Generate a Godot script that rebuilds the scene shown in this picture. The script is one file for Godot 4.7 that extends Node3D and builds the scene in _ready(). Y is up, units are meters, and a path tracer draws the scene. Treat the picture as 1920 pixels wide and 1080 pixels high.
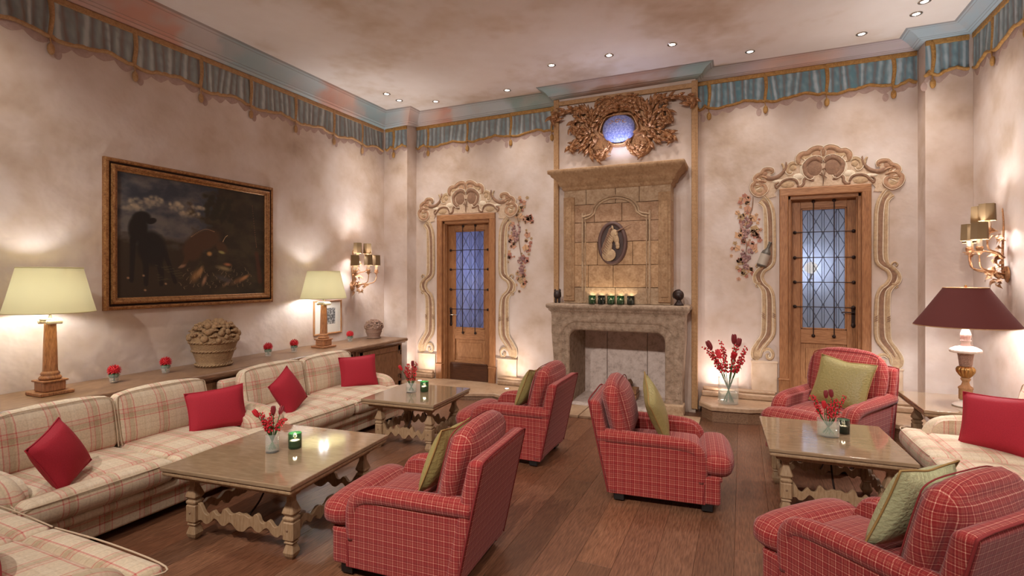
extends Node3D
# A painted salon with two rococo doors and a stone fireplace.
# World: x runs along the fireplace wall, the depth v of the room is -z, y is up, the eye stands at (0, 1.6, 0).

const LEFT := -4.96
const RIGHT := 2.06
const BACK := 6.7
const PIER := 6.46
const BREAST := 6.5
const TOP := 4.04
const FRONT := -2.6

var M := {}
var taken := {}
var rng := RandomNumberGenerator.new()


func _ready() -> void:
	rng.seed = 7
	# ---- camera -------------------------------------------------------------
	var cam := Camera3D.new()
	cam.name = "camera"
	add_child(cam)
	cam.position = Vector3(0, 1.6, 0)
	cam.rotation_degrees = Vector3(0, 23.75, 0)
	cam.set_frustum(1080.0 / 980.0 * 0.1, Vector2(0, -21.3 / 980.0 * 0.1), 0.1, 60.0)
	cam.current = true
	# ---- surroundings and exposure -----------------------------------------
	var we := WorldEnvironment.new()
	we.name = "surroundings"
	var env := Environment.new()
	env.background_mode = Environment.BG_COLOR
	env.background_color = Color(0.02, 0.02, 0.025)
	env.tonemap_mode = Environment.TONE_MAPPER_LINEAR
	env.tonemap_exposure = 0.86
	env.sdfgi_enabled = true
	env.ssao_enabled = true
	env.ssil_enabled = true
	we.environment = env
	add_child(we)
	make_materials()
	# ---- the room -----------------------------------------------------------
	build_shell()
	build_floor()
	build_cornice()
	build_valance()
	build_ceiling_lights()
	build_doors()
	build_ledges()
	build_fireplace()
	# ---- furniture ----------------------------------------------------------
	build_sideboard()
	build_sofas()
	build_chairs()
	build_tables()
	# ---- lamps, pictures, ornaments ------------------------------------------
	build_lamps()
	build_sconces()
	build_pictures()
	build_surrounds()
	build_crest()
	build_mantel_things()
	build_table_things()


# ============================================================================
#  helpers: names, things, parts
# ============================================================================
func W(u: float, y: float, v: float) -> Vector3:
	return Vector3(u, y, -v)


func numbered(called: String) -> String:
	var n: int = taken.get(called, 0)
	taken[called] = n + 1
	return called if n == 0 else "%s_%03d" % [called, n]


func thing(called: String, label: String, category: String, at := Vector3.ZERO, turn := 0.0, group := "") -> Node3D:
	var o := Node3D.new()
	o.name = numbered(called)
	add_child(o)
	o.position = at
	o.rotation.y = turn
	o.set_meta("label", label)
	o.set_meta("category", category)
	if group != "":
		o.set_meta("group", group)
	return o


func setting(called: String, at := Vector3.ZERO, turn := 0.0, label := "", category := "") -> Node3D:
	var o := Node3D.new()
	o.name = numbered(called)
	add_child(o)
	o.position = at
	o.rotation.y = turn
	o.set_meta("kind", "structure")
	if label != "":
		o.set_meta("label", label)
	if category != "":
		o.set_meta("category", category)
	return o


func copy_of(src: Node3D, at: Vector3, turn: float, label: String) -> Node3D:
	var o: Node3D = src.duplicate()
	var base := String(src.name)
	o.name = numbered(base)
	add_child(o)
	o.position = at
	o.rotation.y = turn
	o.set_meta("label", label)
	return o


func part(g: Geo, called: String, m: Material, parent: Node, label := "") -> MeshInstance3D:
	return inst(g.mesh(), called, m, parent, label)


func inst(mesh: Mesh, called: String, m: Material, parent: Node, label := "") -> MeshInstance3D:
	var o := MeshInstance3D.new()
	o.name = called
	o.mesh = mesh
	o.material_override = m
	parent.add_child(o, true)
	if label != "":
		o.set_meta("label", label)
	return o


func bulb_light(parent: Node3D, at: Vector3, energy: float, col: Color, size := 0.03) -> OmniLight3D:
	var l := OmniLight3D.new()
	l.name = "glow"
	parent.add_child(l, true)
	l.position = at
	l.light_energy = energy
	l.light_color = col
	l.light_size = size
	l.omni_range = 14.0
	l.omni_attenuation = 2.0
	l.shadow_enabled = true
	return l


func spot(parent: Node3D, at: Vector3, towards: Vector3, energy: float, angle: float, col: Color, size := 0.03, soft := 0.8) -> SpotLight3D:
	var l := SpotLight3D.new()
	l.name = "beam"
	parent.add_child(l, true)
	l.position = at
	var up := Vector3.UP if absf(towards.normalized().y) < 0.95 else Vector3.BACK
	l.basis = Basis.looking_at(towards, up)
	l.light_energy = energy
	l.light_color = col
	l.light_size = size
	l.spot_angle = angle
	l.spot_angle_attenuation = soft
	l.spot_range = 14.0
	l.spot_attenuation = 2.0
	l.shadow_enabled = true
	return l


# Catmull-Rom through flat points given as x, y, x, y ...
func smooth2(flat: Array, per := 5) -> PackedVector2Array:
	var p := PackedVector2Array()
	for i in range(0, flat.size(), 2):
		p.append(Vector2(flat[i], flat[i + 1]))
	var out := PackedVector2Array()
	for i in p.size() - 1:
		var a := p[maxi(i - 1, 0)]
		var b := p[i]
		var c := p[i + 1]
		var d := p[mini(i + 2, p.size() - 1)]
		for k in per:
			out.append(b.cubic_interpolate(c, a, d, float(k) / per))
	out.append(p[p.size() - 1])
	return out


func smooth3(p: Array, per := 5) -> PackedVector3Array:
	var out := PackedVector3Array()
	for i in p.size() - 1:
		var a: Vector3 = p[maxi(i - 1, 0)]
		var b: Vector3 = p[i]
		var c: Vector3 = p[i + 1]
		var d: Vector3 = p[mini(i + 2, p.size() - 1)]
		for k in per:
			out.append(b.cubic_interpolate(c, a, d, float(k) / per))
	out.append(p[p.size() - 1])
	return out


# ============================================================================
#  Geo: collects faces of one part
# ============================================================================
class Geo:
	var V := PackedVector3Array()
	var N := PackedVector3Array()
	var C := PackedColorArray()
	var T := PackedVector2Array()
	var I := PackedInt32Array()

	# P holds nu rows of nv points; each grid is smooth in itself and creased against the others
	func grid(P: PackedVector3Array, nu: int, nv: int, wu := false, wv := false, out := Vector3.ZERO, cols := PackedColorArray(), uvs := PackedVector2Array()) -> Geo:
		var base := V.size()
		var n := PackedVector3Array()
		n.resize(P.size())
		var tri := PackedInt32Array()
		var eu := nu if wu else nu - 1
		var ev := nv if wv else nv - 1
		var mid := Vector3.ZERO
		for p in P:
			mid += p
		mid /= float(P.size())
		var facing := 0.0
		for i in eu:
			var i1 := (i + 1) % nu
			for j in ev:
				var j1 := (j + 1) % nv
				var a := i * nv + j
				var b := i1 * nv + j
				var c := i1 * nv + j1
				var d := i * nv + j1
				var f := (P[c] - P[a]).cross(P[d] - P[b])
				n[a] += f
				n[b] += f
				n[c] += f
				n[d] += f
				facing += f.dot(out) if out != Vector3.ZERO else f.dot((P[a] + P[c]) * 0.5 - mid)
				if P[a] != P[b]:
					tri.append_array([a, b, c])
				if P[c] != P[d]:
					tri.append_array([a, c, d])
		var s := 1.0 if facing >= 0.0 else -1.0
		V.append_array(P)
		for k in P.size():
			var q := n[k] * s
			N.append(q.normalized() if q.length_squared() > 1e-20 else Vector3.UP)
			C.append(cols[k] if cols.size() == P.size() else Color.WHITE)
			T.append(uvs[k] if uvs.size() == P.size() else Vector2.ZERO)
		for k in range(0, tri.size(), 3):
			if s > 0.0:
				I.append_array([base + tri[k], base + tri[k + 2], base + tri[k + 1]])
			else:
				I.append_array([base + tri[k], base + tri[k + 1], base + tri[k + 2]])
		return self

	func tri_face(a: Vector3, b: Vector3, c: Vector3, n: Vector3, col := Color.WHITE) -> void:
		var base := V.size()
		V.append_array([a, b, c])
		N.append_array([n, n, n])
		C.append_array([col, col, col])
		T.append_array([Vector2.ZERO, Vector2.ZERO, Vector2.ZERO])
		if (b - a).cross(c - a).dot(n) > 0.0:
			I.append_array([base, base + 2, base + 1])
		else:
			I.append_array([base, base + 1, base + 2])

	func quad(a: Vector3, b: Vector3, c: Vector3, d: Vector3, n := Vector3.ZERO, col := Color.WHITE) -> Geo:
		var base := V.size()
		var f := (c - a).cross(d - b)
		var m := n if n != Vector3.ZERO else f.normalized()
		V.append_array([a, b, c, d])
		for k in 4:
			N.append(m)
			C.append(col)
		T.append_array([Vector2(0, 1), Vector2(1, 1), Vector2(1, 0), Vector2(0, 0)])
		if f.dot(m) > 0.0:
			I.append_array([base, base + 2, base + 1, base, base + 3, base + 2])
		else:
			I.append_array([base, base + 1, base + 2, base, base + 2, base + 3])
		return self

	# box with rounded edges (k steps in each quarter; 1 = a chamfer)
	func rbox(mid: Vector3, size: Vector3, r := 0.005, k := 1, turn := Basis()) -> Geo:
		r = minf(r, minf(size.x, minf(size.y, size.z)) * 0.5)
		var inner := size * 0.5 - Vector3(r, r, r)
		var base := V.size()
		var lat := []
		for i in k + 1:
			lat.append([PI / 2 - PI / 2 * i / k, 1.0])
		for i in k + 1:
			lat.append([-PI / 2 * i / k, -1.0])
		var lon := []
		for q in 4:
			for i in k + 1:
				lon.append([PI / 2 * (q + float(i) / k), q])
		var sx := [1.0, -1.0, -1.0, 1.0]
		var sz := [1.0, 1.0, -1.0, -1.0]
		for a in lat:
			for b in lon:
				var d := Vector3(cos(a[0]) * cos(b[0]), sin(a[0]), cos(a[0]) * sin(b[0]))
				var p := Vector3(sx[b[1]] * inner.x, a[1] * inner.y, sz[b[1]] * inner.z) + d * r
				V.append(mid + turn * p)
				N.append(turn * d)
				C.append(Color.WHITE)
				T.append(Vector2.ZERO)
		var nv := lon.size()
		for i in lat.size() - 1:
			for j in nv:
				var j1 := (j + 1) % nv
				var a0 := base + i * nv + j
				var b0 := base + (i + 1) * nv + j
				var c0 := base + (i + 1) * nv + j1
				var d0 := base + i * nv + j1
				if i > 0 or j % (k + 1) == k:
					I.append_array([a0, c0, d0])
				if i < lat.size() - 2 or j % (k + 1) == k:
					I.append_array([a0, b0, c0])
		var last := base + (lat.size() - 1) * nv
		var s := k + 1
		I.append_array([base, base + s, base + 2 * s, base, base + 2 * s, base + 3 * s])
		I.append_array([last, last + 2 * s, last + s, last, last + 3 * s, last + 2 * s])
		return self

	# surface of revolution; profile of (radius, height); flute(angle, index) may scale the radius
	func lathe(profile: Array, seg := 20, at := Vector3.ZERO, flutes := 0, depth := 0.0, from := 0, to := 999) -> Geo:
		var P := PackedVector3Array()
		for i in profile.size():
			for j in seg:
				var a := TAU * j / seg
				var r: float = profile[i].x
				if flutes > 0 and i >= from and i <= to:
					r *= 1.0 - depth * (0.5 + 0.5 * cos(a * flutes))
				P.append(at + Vector3(cos(a) * r, profile[i].y, sin(a) * r))
		return grid(P, profile.size(), seg, false, true)

	func tube(path: PackedVector3Array, r0: float, r1 := -1.0, seg := 6, closed := false) -> Geo:
		if r1 < 0.0:
			r1 = r0
		var n := path.size()
		var P := PackedVector3Array()
		var side := Vector3.ZERO
		for i in n:
			var t: Vector3
			if closed:
				t = path[(i + 1) % n] - path[(i - 1 + n) % n]
			else:
				t = path[mini(i + 1, n - 1)] - path[maxi(i - 1, 0)]
			t = t.normalized()
			if side == Vector3.ZERO:
				side = t.cross(Vector3.UP if absf(t.y) < 0.9 else Vector3.RIGHT).normalized()
			side = (side - t * side.dot(t)).normalized()
			var up := t.cross(side)
			var r := lerpf(r0, r1, float(i) / maxf(1.0, n - 1))
			for j in seg:
				var a := TAU * j / seg
				P.append(path[i] + (side * cos(a) + up * sin(a)) * r)
		if not closed:
			var Q := PackedVector3Array()
			for j in seg:
				Q.append(path[0])
			Q.append_array(P)
			for j in seg:
				Q.append(path[n - 1])
			P = Q
			n += 2
		return grid(P, n, seg, closed, true)

	# superellipsoid: e near 1 is round, near 0.2 boxy
	func blob(mid: Vector3, rad: Vector3, e1 := 1.0, e2 := 1.0, nu := 12, nv := 20, turn := Basis()) -> Geo:
		var P := PackedVector3Array()
		for i in nu + 1:
			var a := -PI / 2 + PI * i / nu
			for j in nv:
				var b := TAU * (j + 0.5) / nv
				var ca := sp(cos(a), e1)
				var p := Vector3(ca * sp(cos(b), e2) * rad.x, sp(sin(a), e1) * rad.y, ca * sp(sin(b), e2) * rad.z)
				P.append(mid + turn * p)
		return grid(P, nu + 1, nv, false, true)

	func sp(x: float, e: float) -> float:
		return signf(x) * pow(absf(x), e)

	# cushion: a box whose faces crown and whose edges are soft
	func cushion(mid: Vector3, size: Vector3, crown := 0.02, r := 0.04, turn := Basis(), n := 7) -> Geo:
		var h := size * 0.5
		for ax in 3:
			for sgn in [-1.0, 1.0]:
				var P := PackedVector3Array()
				for i in n + 1:
					for j in n + 1:
						var a := -1.0 + 2.0 * i / n
						var b := -1.0 + 2.0 * j / n
						a = sin(a * PI / 2)
						b = sin(b * PI / 2)
						var q := Vector3.ZERO
						q[ax] = sgn
						q[(ax + 1) % 3] = a
						q[(ax + 2) % 3] = b
						var p := Vector3(q.x * h.x, q.y * h.y, q.z * h.z)
						var core := Vector3(clampf(p.x, -h.x + r, h.x - r), clampf(p.y, -h.y + r, h.y - r), clampf(p.z, -h.z + r, h.z - r))
						var d := p - core
						if d.length() > 1e-6:
							p = core + d.normalized() * r
						var bulge := (1.0 - a * a) * (1.0 - b * b)
						p[ax] += sgn * crown * bulge
						P.append(mid + turn * p)
				var o := Vector3.ZERO
				o[ax] = sgn
				grid(P, n + 1, n + 1, false, false, turn * o)
		weld()
		return self

	# average the normals of points that meet
	func weld() -> void:
		var at := {}
		for k in V.size():
			var key := Vector3i((V[k] * 5000.0).round())
			at[key] = at.get(key, Vector3.ZERO) + N[k]
		for k in V.size():
			var key := Vector3i((V[k] * 5000.0).round())
			N[k] = (at[key] as Vector3).normalized()

	# knife-edge throw pillow in the xy plane, fat along z
	func pillow(w: float, h: float, t: float, turn: Basis, at: Vector3, dent := 0.0) -> Geo:
		var n := 14
		for sgn in [-1.0, 1.0]:
			var P := PackedVector3Array()
			for i in n + 1:
				for j in n + 1:
					var a := -1.0 + 2.0 * i / n
					var b := -1.0 + 2.0 * j / n
					var x := a * (1.0 - 0.07 * (1.0 - b * b))
					var y := b * (1.0 - 0.07 * (1.0 - a * a))
					var f := pow(maxf(0.0, (1.0 - a * a) * (1.0 - b * b)), 0.42)
					var fold := 0.03 * sin(a * 9.0 + b * 4.0) * (1.0 - f) * f
					var z: float = sgn * t * 0.5 * (f + fold)
					y -= dent * exp(-a * a * 8.0) * maxf(0.0, b)
					P.append(at + turn * Vector3(x * w * 0.5, y * h * 0.5, z))
			grid(P, n + 1, n + 1, false, false, turn * Vector3(0, 0, sgn))
		return self

	# flat polygon in xy, thick along z, its front edge bevelled
	func slab(poly: PackedVector2Array, z0: float, z1: float, bevel := 0.0, smooth := false) -> Geo:
		var p := poly.duplicate()
		if Geometry2D.is_polygon_clockwise(p):
			p.reverse()
		var n := p.size()
		var inn := PackedVector2Array()
		for i in n:
			var e0 := (p[i] - p[(i - 1 + n) % n]).normalized()
			var e1 := (p[(i + 1) % n] - p[i]).normalized()
			var d := Vector2(-(e0.y + e1.y), e0.x + e1.x)
			d = d.normalized() if d.length() > 0.01 else Vector2(-e1.y, e1.x)
			inn.append(p[i] + d * bevel)
		var idx := Geometry2D.triangulate_polygon(inn)
		for k in range(0, idx.size(), 3):
			tri_face(v3(inn[idx[k]], z1), v3(inn[idx[k + 1]], z1), v3(inn[idx[k + 2]], z1), Vector3(0, 0, 1))
		idx = Geometry2D.triangulate_polygon(p)
		for k in range(0, idx.size(), 3):
			tri_face(v3(p[idx[k]], z0), v3(p[idx[k + 1]], z0), v3(p[idx[k + 2]], z0), Vector3(0, 0, -1))
		if smooth:
			var P := PackedVector3Array()
			for i in n:
				P.append_array([v3(p[i], z0), v3(p[i], z1 - bevel)])
				if bevel > 0.0:
					P.append(v3(inn[i], z1))
			grid(P, n, 3 if bevel > 0.0 else 2, true, false)
		else:
			for i in n:
				var j := (i + 1) % n
				var e := p[j] - p[i]
				var o := Vector3(e.y, -e.x, 0).normalized()
				quad(v3(p[i], z0), v3(p[j], z0), v3(p[j], z1 - bevel), v3(p[i], z1 - bevel), o)
				if bevel > 0.0:
					quad(v3(p[i], z1 - bevel), v3(p[j], z1 - bevel), v3(inn[j], z1), v3(inn[i], z1), (o + Vector3(0, 0, 1)).normalized())
		return self

	func v3(p: Vector2, z: float) -> Vector3:
		return Vector3(p.x, p.y, z)

	# raised band along a path in the xy plane: a half-round moulding of the given widths
	func band(path: PackedVector2Array, w0: float, w1: float, z0: float, high: float, taper := true, sec := 5) -> Geo:
		var n := path.size()
		var P := PackedVector3Array()
		for i in n:
			var t := (path[mini(i + 1, n - 1)] - path[maxi(i - 1, 0)]).normalized()
			var s := Vector2(-t.y, t.x)
			var f := float(i) / (n - 1)
			var w := lerpf(w0, w1, f) * 0.5
			var hh := high
			if taper:
				var e := clampf(minf(f, 1.0 - f) * 8.0, 0.12, 1.0)
				w *= sqrt(e)
				hh *= sqrt(e)
			for j in sec + 1:
				var a := PI * j / sec
				var q := path[i] + s * cos(a) * w
				P.append(Vector3(q.x, q.y, z0 + sin(a) * hh))
		return grid(P, n, sec + 1, false, false, Vector3(0, 0, 1))

	func shear_z(k: float, y0: float) -> Geo:
		for i in V.size():
			V[i].z += k * (V[i].y - y0)
			var m := N[i]
			m.y -= k * m.z
			N[i] = m.normalized()
		return self

	func moved(t: Transform3D) -> Geo:
		for i in V.size():
			V[i] = t * V[i]
			N[i] = (t.basis * N[i]).normalized()
		return self

	func painted(col: Color) -> Geo:
		C.fill(col)
		return self

	func mesh() -> ArrayMesh:
		var arr := []
		arr.resize(Mesh.ARRAY_MAX)
		arr[Mesh.ARRAY_VERTEX] = V
		arr[Mesh.ARRAY_NORMAL] = N
		arr[Mesh.ARRAY_COLOR] = C
		arr[Mesh.ARRAY_TEX_UV] = T
		arr[Mesh.ARRAY_INDEX] = I
		var m := ArrayMesh.new()
		m.add_surface_from_arrays(Mesh.PRIMITIVE_TRIANGLES, arr)
		return m


# ============================================================================
#  materials
# ============================================================================
func noise_bytes(size: int, freq: float, octaves: int, seed_: int, kind := FastNoiseLite.TYPE_SIMPLEX_SMOOTH) -> PackedByteArray:
	var f := FastNoiseLite.new()
	f.noise_type = kind
	f.seed = seed_
	f.frequency = freq
	f.fractal_octaves = octaves
	f.fractal_gain = 0.55
	var im := f.get_seamless_image(size, size)
	im.convert(Image.FORMAT_L8)
	return im.get_data()


func ramp_tex(data: PackedByteArray, size: int, stops: Array, data2 := PackedByteArray(), share := 0.0) -> ImageTexture:
	var g := Gradient.new()
	var off := PackedFloat32Array()
	var col := PackedColorArray()
	for s in stops:
		off.append(s[0])
		col.append(s[1])
	g.offsets = off
	g.colors = col
	var lut := PackedByteArray()
	for i in 256:
		var c := g.sample(i / 255.0)
		lut.append_array([int(c.r * 255), int(c.g * 255), int(c.b * 255)])
	var out := PackedByteArray()
	out.resize(size * size * 3)
	for i in size * size:
		var v := int(data[i])
		if share > 0.0:
			v = int(v * (1.0 - share) + data2[i] * share)
		out[i * 3] = lut[v * 3]
		out[i * 3 + 1] = lut[v * 3 + 1]
		out[i * 3 + 2] = lut[v * 3 + 2]
	var im := Image.create_from_data(size, size, false, Image.FORMAT_RGB8, out)
	im.generate_mipmaps()
	return ImageTexture.create_from_image(im)


func grey_tex(data: PackedByteArray, size: int) -> ImageTexture:
	return ImageTexture.create_from_image(Image.create_from_data(size, size, false, Image.FORMAT_L8, data))


func plain(col: Color, rough := 0.7, metal := 0.0) -> StandardMaterial3D:
	var m := StandardMaterial3D.new()
	m.albedo_color = col
	m.roughness = rough
	m.metallic = metal
	return m


func tex3(tex: Texture2D, scale: Vector3, rough := 0.8, world := true, tint := Color.WHITE, offset := Vector3.ZERO) -> StandardMaterial3D:
	var m := StandardMaterial3D.new()
	m.albedo_texture = tex
	m.albedo_color = tint
	m.roughness = rough
	m.uv1_triplanar = true
	m.uv1_world_triplanar = world
	m.uv1_scale = scale
	m.uv1_offset = offset
	m.uv1_triplanar_sharpness = 6.0
	return m


func relief(m: StandardMaterial3D, tex: Texture2D, cm: float) -> StandardMaterial3D:
	m.heightmap_enabled = true
	m.heightmap_texture = tex
	m.heightmap_scale = cm
	return m


func glow(col: Color, energy: float) -> StandardMaterial3D:
	var m := plain(Color(0.9, 0.88, 0.84), 0.5)
	m.emission_enabled = true
	m.emission = col
	m.emission_energy_multiplier = energy
	return m


func glass(col: Color, alpha: float, rough := 0.02) -> StandardMaterial3D:
	var m := plain(Color(col.r, col.g, col.b, alpha), rough)
	m.transparency = BaseMaterial3D.TRANSPARENCY_ALPHA
	m.metallic_specular = 0.6
	return m


func rgb8(r: int, g: int, b: int) -> Color:
	return Color(r / 255.0, g / 255.0, b / 255.0)


# woven check: the same stripes as warp and weft
func tartan(size: int, stripes: Array, thread: float) -> ImageTexture:
	var line := PackedColorArray()
	line.resize(size)
	for i in size:
		var t := float(i) / size
		for s in stripes:
			if t >= s[0]:
				line[i] = s[1]
	var nz := noise_bytes(size, 0.06, 3, 5)
	var im := Image.create(size, size, true, Image.FORMAT_RGB8)
	for y in size:
		for x in size:
			var over := 0.62 if (x + y) % 4 < 2 else 0.38
			var c := line[x].lerp(line[y], over)
			var k := 1.0 + thread * (((x * 7 + y * 13) % 5) / 4.0 - 0.5) + 0.12 * (nz[y * size + x] / 255.0 - 0.5)
			im.set_pixel(x, y, Color(c.r * k, c.g * k, c.b * k))
	im.generate_mipmaps()
	return ImageTexture.create_from_image(im)


func make_materials() -> void:
	var n_soft := noise_bytes(512, 0.006, 5, 11)
	var n_mid := noise_bytes(512, 0.02, 5, 23)
	var n_fine := noise_bytes(512, 0.06, 4, 31)
	var n_grain := noise_bytes(512, 0.05, 5, 47)
	var n_pit := noise_bytes(512, 0.09, 3, 53, FastNoiseLite.TYPE_CELLULAR)
	M.h_mid = grey_tex(n_mid, 512)
	M.h_fine = grey_tex(n_fine, 512)
	M.h_grain = grey_tex(n_grain, 512)
	# lime plaster, warm cream with rosy and ochre clouds
	var t_wall := ramp_tex(n_soft, 512, [[0.0, rgb8(168, 144, 124)], [0.22, rgb8(186, 164, 146)], [0.42, rgb8(200, 181, 168)], [0.65, rgb8(208, 192, 183)], [1.0, rgb8(222, 210, 202)]], n_mid, 0.3)
	M.wall = relief(tex3(t_wall, Vector3(0.28, 0.28, 0.28), 0.85), M.h_mid, 0.6)
	M.wall_rough = relief(tex3(t_wall, Vector3(0.24, 0.24, 0.24), 0.85, true, Color.WHITE, Vector3(0.3, 0.2, 0.55)), M.h_mid, 1.2)
	M.pier = relief(tex3(t_wall, Vector3(0.3, 0.3, 0.3), 0.85, true), M.h_fine, 0.2)
	var t_ceil := ramp_tex(n_soft, 512, [[0.0, rgb8(184, 158, 132)], [0.28, rgb8(212, 196, 180)], [0.5, rgb8(230, 221, 214)], [0.8, rgb8(236, 229, 224)], [1.0, rgb8(240, 235, 231)]], n_fine, 0.2)
	M.ceiling = tex3(t_ceil, Vector3(0.13, 0.13, 0.13), 0.9, true, Color.WHITE, Vector3(0.42, 0.0, 0.12))
	# painted cornice and mural
	M.paint = relief(plain(Color.WHITE, 0.8), M.h_fine, 0.05)
	M.paint.vertex_color_use_as_albedo = true
	M.paint.uv1_triplanar = true
	M.paint.uv1_world_triplanar = true
	M.paint.uv1_scale = Vector3(1.2, 1.2, 1.2)
	var t_gold := ramp_tex(n_mid, 512, [[0.0, rgb8(116, 78, 38)], [0.5, rgb8(170, 126, 66)], [1.0, rgb8(204, 166, 100)]], n_fine, 0.5)
	M.gold_paint = tex3(t_gold, Vector3(2, 2, 2), 0.6)
	var t_gold_pale := ramp_tex(n_mid, 512, [[0.0, rgb8(136, 100, 66)], [0.5, rgb8(172, 132, 90)], [1.0, rgb8(194, 158, 116)]], n_fine, 0.5)
	M.gold_pale = tex3(t_gold_pale, Vector3(2, 2, 2), 0.65)
	M.mauve_shadow_paint = tex3(ramp_tex(n_mid, 512, [[0.0, rgb8(158, 132, 124)], [1.0, rgb8(188, 164, 154)]], n_fine, 0.4), Vector3(0.9, 0.9, 0.9), 0.85)  # colour of the valance shadows painted on the wall
	# stone
	var t_stone := ramp_tex(n_mid, 512, [[0.0, rgb8(122, 94, 68)], [0.4, rgb8(158, 130, 102)], [0.7, rgb8(176, 150, 122)], [1.0, rgb8(194, 172, 146)]], n_fine, 0.45)
	M.stone = relief(tex3(t_stone, Vector3(0.9, 0.9, 0.9), 0.85), M.h_fine, 0.25)
	M.stones = []
	for tint in [Color(1, 1, 1), Color(0.95, 0.9, 0.84), Color(1.05, 1.0, 0.94), Color(0.97, 0.92, 0.9)]:
		M.stones.append(relief(tex3(t_stone, Vector3(0.9, 0.9, 0.9), 0.85, true, tint, Vector3(M.stones.size() * 0.37, 0.2, 0.1)), M.h_fine, 0.25))
	var t_grey := ramp_tex(n_mid, 512, [[0.0, rgb8(104, 84, 68)], [0.4, rgb8(148, 126, 106)], [0.75, rgb8(170, 148, 128)], [1.0, rgb8(188, 170, 150)]], n_pit, 0.3)
	M.stone_grey = relief(tex3(t_grey, Vector3(1.0, 1.0, 1.0), 0.85), M.h_fine, 0.5)
	var t_slab := ramp_tex(n_mid, 512, [[0.0, rgb8(160, 140, 130)], [0.45, rgb8(208, 190, 180)], [1.0, rgb8(228, 214, 206)]], n_pit, 0.35)
	M.slab = relief(tex3(t_slab, Vector3(0.8, 0.8, 0.8), 0.9), M.h_fine, 0.3)
	var t_ledge := ramp_tex(n_soft, 512, [[0.0, rgb8(136, 106, 82)], [0.5, rgb8(172, 142, 114)], [1.0, rgb8(196, 170, 142)]], n_fine, 0.4)
	M.ledge = tex3(t_ledge, Vector3(0.7, 0.7, 0.7), 0.4)
	# woods; grain runs along the named axis
	var t_floor := ramp_tex(n_grain, 512, [[0.0, rgb8(66, 42, 30)], [0.4, rgb8(106, 72, 52)], [0.7, rgb8(128, 90, 68)], [1.0, rgb8(150, 112, 88)]], n_fine, 0.35)
	M.planks = []
	for tint in [Color(1, 1, 1), Color(0.9, 0.88, 0.86), Color(1.08, 1.05, 1.02), Color(0.96, 0.9, 0.86), Color(1.0, 0.97, 0.96)]:
		var k: int = M.planks.size()
		var pm := tex3(t_floor, Vector3(3.2, 3.2, 0.28), 0.38, true, tint, Vector3(k * 0.23, 0.0, k * 0.31))
		relief(pm, M.h_grain, 0.08)
		M.planks.append(pm)
	var t_pine := ramp_tex(n_grain, 512, [[0.0, rgb8(116, 76, 48)], [0.45, rgb8(158, 110, 72)], [0.75, rgb8(178, 130, 90)], [1.0, rgb8(194, 148, 108)]], n_soft, 0.3)
	M.pine = tex3(t_pine, Vector3(2.6, 0.3, 2.6), 0.5, true, Color(0.95, 0.92, 0.88))
	M.pine_flat = tex3(t_pine, Vector3(0.3, 2.6, 2.6), 0.5)
	M.pine_dark = tex3(t_pine, Vector3(0.3, 2.6, 2.6), 0.45, true, Color(0.5, 0.42, 0.38))
	M.pine_pale = tex3(t_pine, Vector3(2.6, 0.3, 2.6), 0.55, true, Color(1.0, 1.0, 0.98))
	var t_oak := ramp_tex(n_grain, 512, [[0.0, rgb8(148, 118, 86)], [0.4, rgb8(184, 154, 118)], [0.75, rgb8(200, 172, 138)], [1.0, rgb8(212, 188, 156)]], n_mid, 0.3)
	var t_lacquer := ramp_tex(n_grain, 512, [[0.0, rgb8(128, 106, 82)], [0.5, rgb8(146, 122, 96)], [1.0, rgb8(162, 140, 114)]], n_mid, 0.4)
	M.oak_top = tex3(t_lacquer, Vector3(0.35, 2.0, 1.6), 0.09, false)
	M.oak_top.clearcoat_enabled = true
	M.oak_top.clearcoat = 0.6
	M.oak_top.clearcoat_roughness = 0.06
	M.oak = relief(tex3(t_oak, Vector3(2.4, 0.5, 2.4), 0.6, false, Color(0.82, 0.79, 0.77)), M.h_fine, 0.12)
	var t_walnut := ramp_tex(n_grain, 512, [[0.0, rgb8(86, 62, 46)], [0.45, rgb8(128, 97, 74)], [1.0, rgb8(164, 132, 106)]], n_mid, 0.3)
	M.walnut = tex3(t_walnut, Vector3(2.4, 2.4, 0.35), 0.4)
	M.walnut_front = tex3(t_walnut, Vector3(2.4, 0.35, 2.4), 0.5, true, Color(1.0, 0.92, 0.84))
	M.walnut_lamp = tex3(t_walnut, Vector3(3.5, 0.6, 3.5), 0.4, false, Color(1.25, 1.12, 1.0))
	# cloth
	var red := rgb8(132, 20, 22)
	var t_red := tartan(256, [[0.0, rgb8(226, 190, 162)], [0.05, red], [0.22, rgb8(146, 54, 48)], [0.27, red], [0.31, rgb8(146, 60, 52)], [0.36, rgb8(116, 16, 20)], [0.5, rgb8(214, 166, 142)], [0.54, red], [0.68, rgb8(156, 88, 70)], [0.74, rgb8(132, 34, 34)], [0.8, rgb8(156, 88, 70)], [0.86, red]], 0.16)
	M.red_check = tex3(t_red, Vector3(17.0, 17.0, 17.0), 0.95, false)
	relief(M.red_check, M.h_fine, 0.05)
	M.red_check.rim_enabled = true
	M.red_check.rim = 0.25
	var cream := rgb8(208, 190, 164)
	var line_red := rgb8(190, 92, 88)
	var t_cream := tartan(256, [[0.0, cream], [0.16, line_red], [0.185, rgb8(202, 168, 146)], [0.28, line_red], [0.3, rgb8(170, 150, 120)], [0.42, rgb8(196, 172, 142)], [0.46, line_red], [0.485, cream], [0.7, rgb8(196, 176, 150)], [0.74, rgb8(212, 196, 172)], [0.88, rgb8(202, 182, 156)], [0.92, cream]], 0.14)
	M.cream_check = tex3(t_cream, Vector3(4.4, 4.4, 4.4), 0.95, false)
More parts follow.
